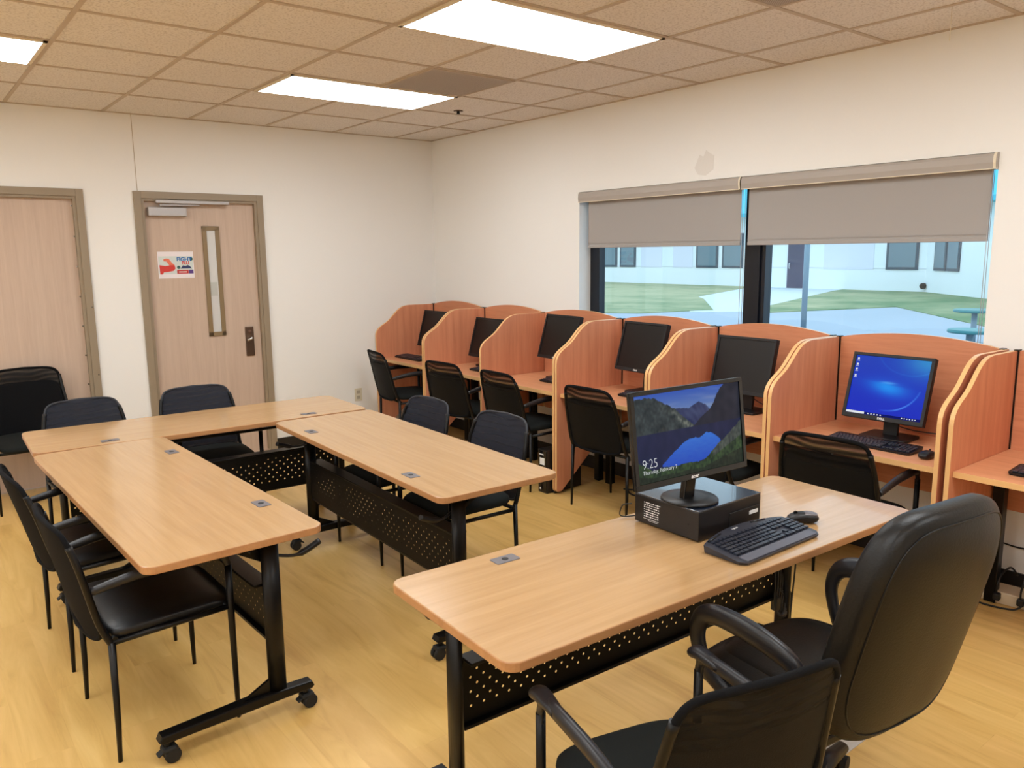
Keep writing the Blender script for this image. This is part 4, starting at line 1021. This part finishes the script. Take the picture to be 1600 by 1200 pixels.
# seam on the rear shell
rimp = []
for i in range(80):
    a = 2 * PI * i / 80; sg = lambda v, e: math.copysign(abs(v) ** e, v)
    rimp.append(backfn(Vector((0.27 * 0.90 * sg(math.cos(a), 0.42), (BZ1 - BZ0) / 2 * 0.90 * sg(math.sin(a), 0.42), -0.0455))))
MB().tube(rimp, 0.0028, 6, closed=True).build('back_seam', MT['leather'], ex)
for s in (-1, 1):
    a = smooth_path([(s * 0.245, -0.11, 0.45), (s * 0.275, -0.14, 0.55), (s * 0.298, -0.155, 0.65), (s * 0.305, -0.06, 0.688), (s * 0.305, 0.07, 0.695), (s * 0.302, 0.155, 0.672), (s * 0.298, 0.185, 0.60), (s * 0.288, 0.15, 0.50), (s * 0.262, 0.09, 0.445)], 7)
    N_ = len(a); rs = [0.023 + 0.014 * math.exp(-((i / N_ - 0.42) / 0.22) ** 2) for i in range(N_)]
    MB().tube(a, rs, 16, flat=0.62).build('armrest', MT['arm'], ex)
MB().box((0, 0, 0.372), (0.30, 0.26, 0.035), bev=0.01).build('seat_plate', MT['black'], ex)
MB().cyl((0, 0, 0.26), 0.028, 0.22, n=20).cyl((0, 0, 0.14), 0.040, 0.12, n=20).build('gas_column', MT['black_plastic'], ex)
for k in range(5):
    a = 2 * PI * k / 5 + 0.34; cx, cy = math.cos(a), math.sin(a)
    lg = MB().tube([(0.03 * cx, 0.03 * cy, 0.125), (0.16 * cx, 0.16 * cy, 0.115), (0.30 * cx, 0.30 * cy, 0.082)], [0.032, 0.028, 0.022], 14, flat=0.8).build('base_leg', MT['black_plastic'], ex)
    q = MB(); wx, wy = 0.295 * cx, 0.295 * cy
    for sgn in (-1, 1):
        o_ = Vector((-cy, cx, 0)) * 0.013 * sgn
        b = bmesh.new(); bmesh.ops.create_cone(b, cap_ends=True, segments=20, radius1=0.028, radius2=0.028, depth=0.018)
        q._merge(b, 0, Matrix.Translation((wx + o_.x, wy + o_.y, 0.029)) @ Matrix.Rotation(a + PI / 2, 4, 'Z') @ Matrix.Rotation(PI / 2, 4, 'Y'))
    q.cyl((wx, wy, 0.065), 0.008, 0.03, n=10)
    q.build('caster', MT['rubber'], lg)
tag(MB().prism(rrect(0.40, 0.52, 0.01, cx=-1.72, cy=-5.12), 2, 0.0005, 0.004).build('chair_mat', MT['mat']), 'pale grey floor mat under the leather chair', 'mat')

# ------------------------------------------------------------------ small floor things
def tower(label, x, y, rz, h=0.33, w=0.095, d=0.33):
    t = thing('computer_tower', label, 'computer', (x, y, 0), rz, 'black computer towers under the study carrels')
    MB().box((0, 0, h / 2), (d, w, h), bev=0.003).build('case', plain('tower_black', rgb(22, 21, 22), 0.35), t)
    MB().box((-d / 2 - 0.001, 0, h / 2), (0.004, w - 0.012, h - 0.02), bev=0.001).build('front_bezel', MT['gloss_black'], t)
    MB().box((-d / 2 - 0.004, 0.008, h - 0.035), (0.001, 0.045, 0.008)).box((-d / 2 - 0.004, 0.0, h - 0.085), (0.001, 0.05, 0.05)).box((-d / 2 - 0.004, 0.02, 0.03), (0.001, 0.014, 0.014)).build('label_sticker', MT['white'], t)
tower('black computer tower with white stickers on the floor beside the fourth carrel partition', -0.565, -2.47, 0, h=0.315)
tower('black computer tower in shadow on the floor under the fourth study carrel', -0.30, -3.30, 0)
tower('black computer tower on the floor in shadow behind the leather chair', -0.30, -5.07, 0.1, h=0.35)
ps = thing('power_strip', 'long beige power strip on the floor at the right wall with black plugs', 'power strip', (-0.13, -5.42, 0), 0.10)
MB().box((0, 0, 0.03), (0.13, 0.62, 0.06), bev=0.006).build('housing', MT['beige'], ps)
for k, y in enumerate((0.20, 0.10, 0.045, -0.01)):
    MB().box((-0.078, y, 0.040), (0.035, 0.030, 0.035), bev=0.006).tube(smooth_path([(-0.085, y, 0.05), (-0.09, y, 0.10), (-0.06, y - 0.01, 0.15 + 0.02 * k), (0.0, y - 0.03, 0.17), (0.05, y - 0.05, 0.12)]), 0.0045, 8).build('plug', MT['cable'], ps)
cable('extension_lead', 'black cord lying on the floor beside the beige power strip', [(-0.22, -5.34, 0.03), (-0.25, -5.31, 0.008), (-0.28, -5.22, 0.006), (-0.27, -5.12, 0.006), (-0.20, -5.0, 0.006)], 0.0045)
cable('white_lead', 'short white cord on the floor behind the leather chair', [(-0.18, -5.17, 0.008), (-0.26, -5.12, 0.006), (-0.31, -5.09, 0.006)], 0.006, 'white')
cable('wall_cable', 'black cable running along the wall under the last study carrel', [(-0.015, -5.14, 0.24), (-0.02, -5.25, 0.235), (-0.015, -5.40, 0.27), (-0.02, -5.7, 0.33)], 0.004)
cable('hanging_cable', 'thin black cable hanging against the wall under the fourth study carrel', [(-0.03, -2.66, 0.46), (-0.05, -2.66, 0.30), (-0.04, -2.72, 0.20), (-0.03, -2.85, 0.12)], 0.003)
cable('floor_cables', 'tangle of cables on the floor under the fourth study carrel', [(-0.25, -2.80, 0.01), (-0.20, -2.95, 0.012), (-0.28, -3.05, 0.01), (-0.22, -3.12, 0.012), (-0.3, -2.95, 0.008), (-0.26, -2.85, 0.01)], 0.006, 'cable', 'cables')

# ------------------------------------------------------------------ light
w = bpy.data.worlds.new('overcast_sky'); w.use_nodes = True; SC.world = w
bg = w.node_tree.nodes['Background']; bg.inputs[0].default_value = (0.70, 0.87, 1.0, 1); bg.inputs[1].default_value = 2.0
SC.view_settings.view_transform = 'Standard'; SC.view_settings.look = 'None'; SC.view_settings.exposure = 0.0; SC.view_settings.gamma = 1.0
SC.cycles.max_bounces = 8; SC.cycles.diffuse_bounces = 5; SC.cycles.transparent_max_bounces = 16
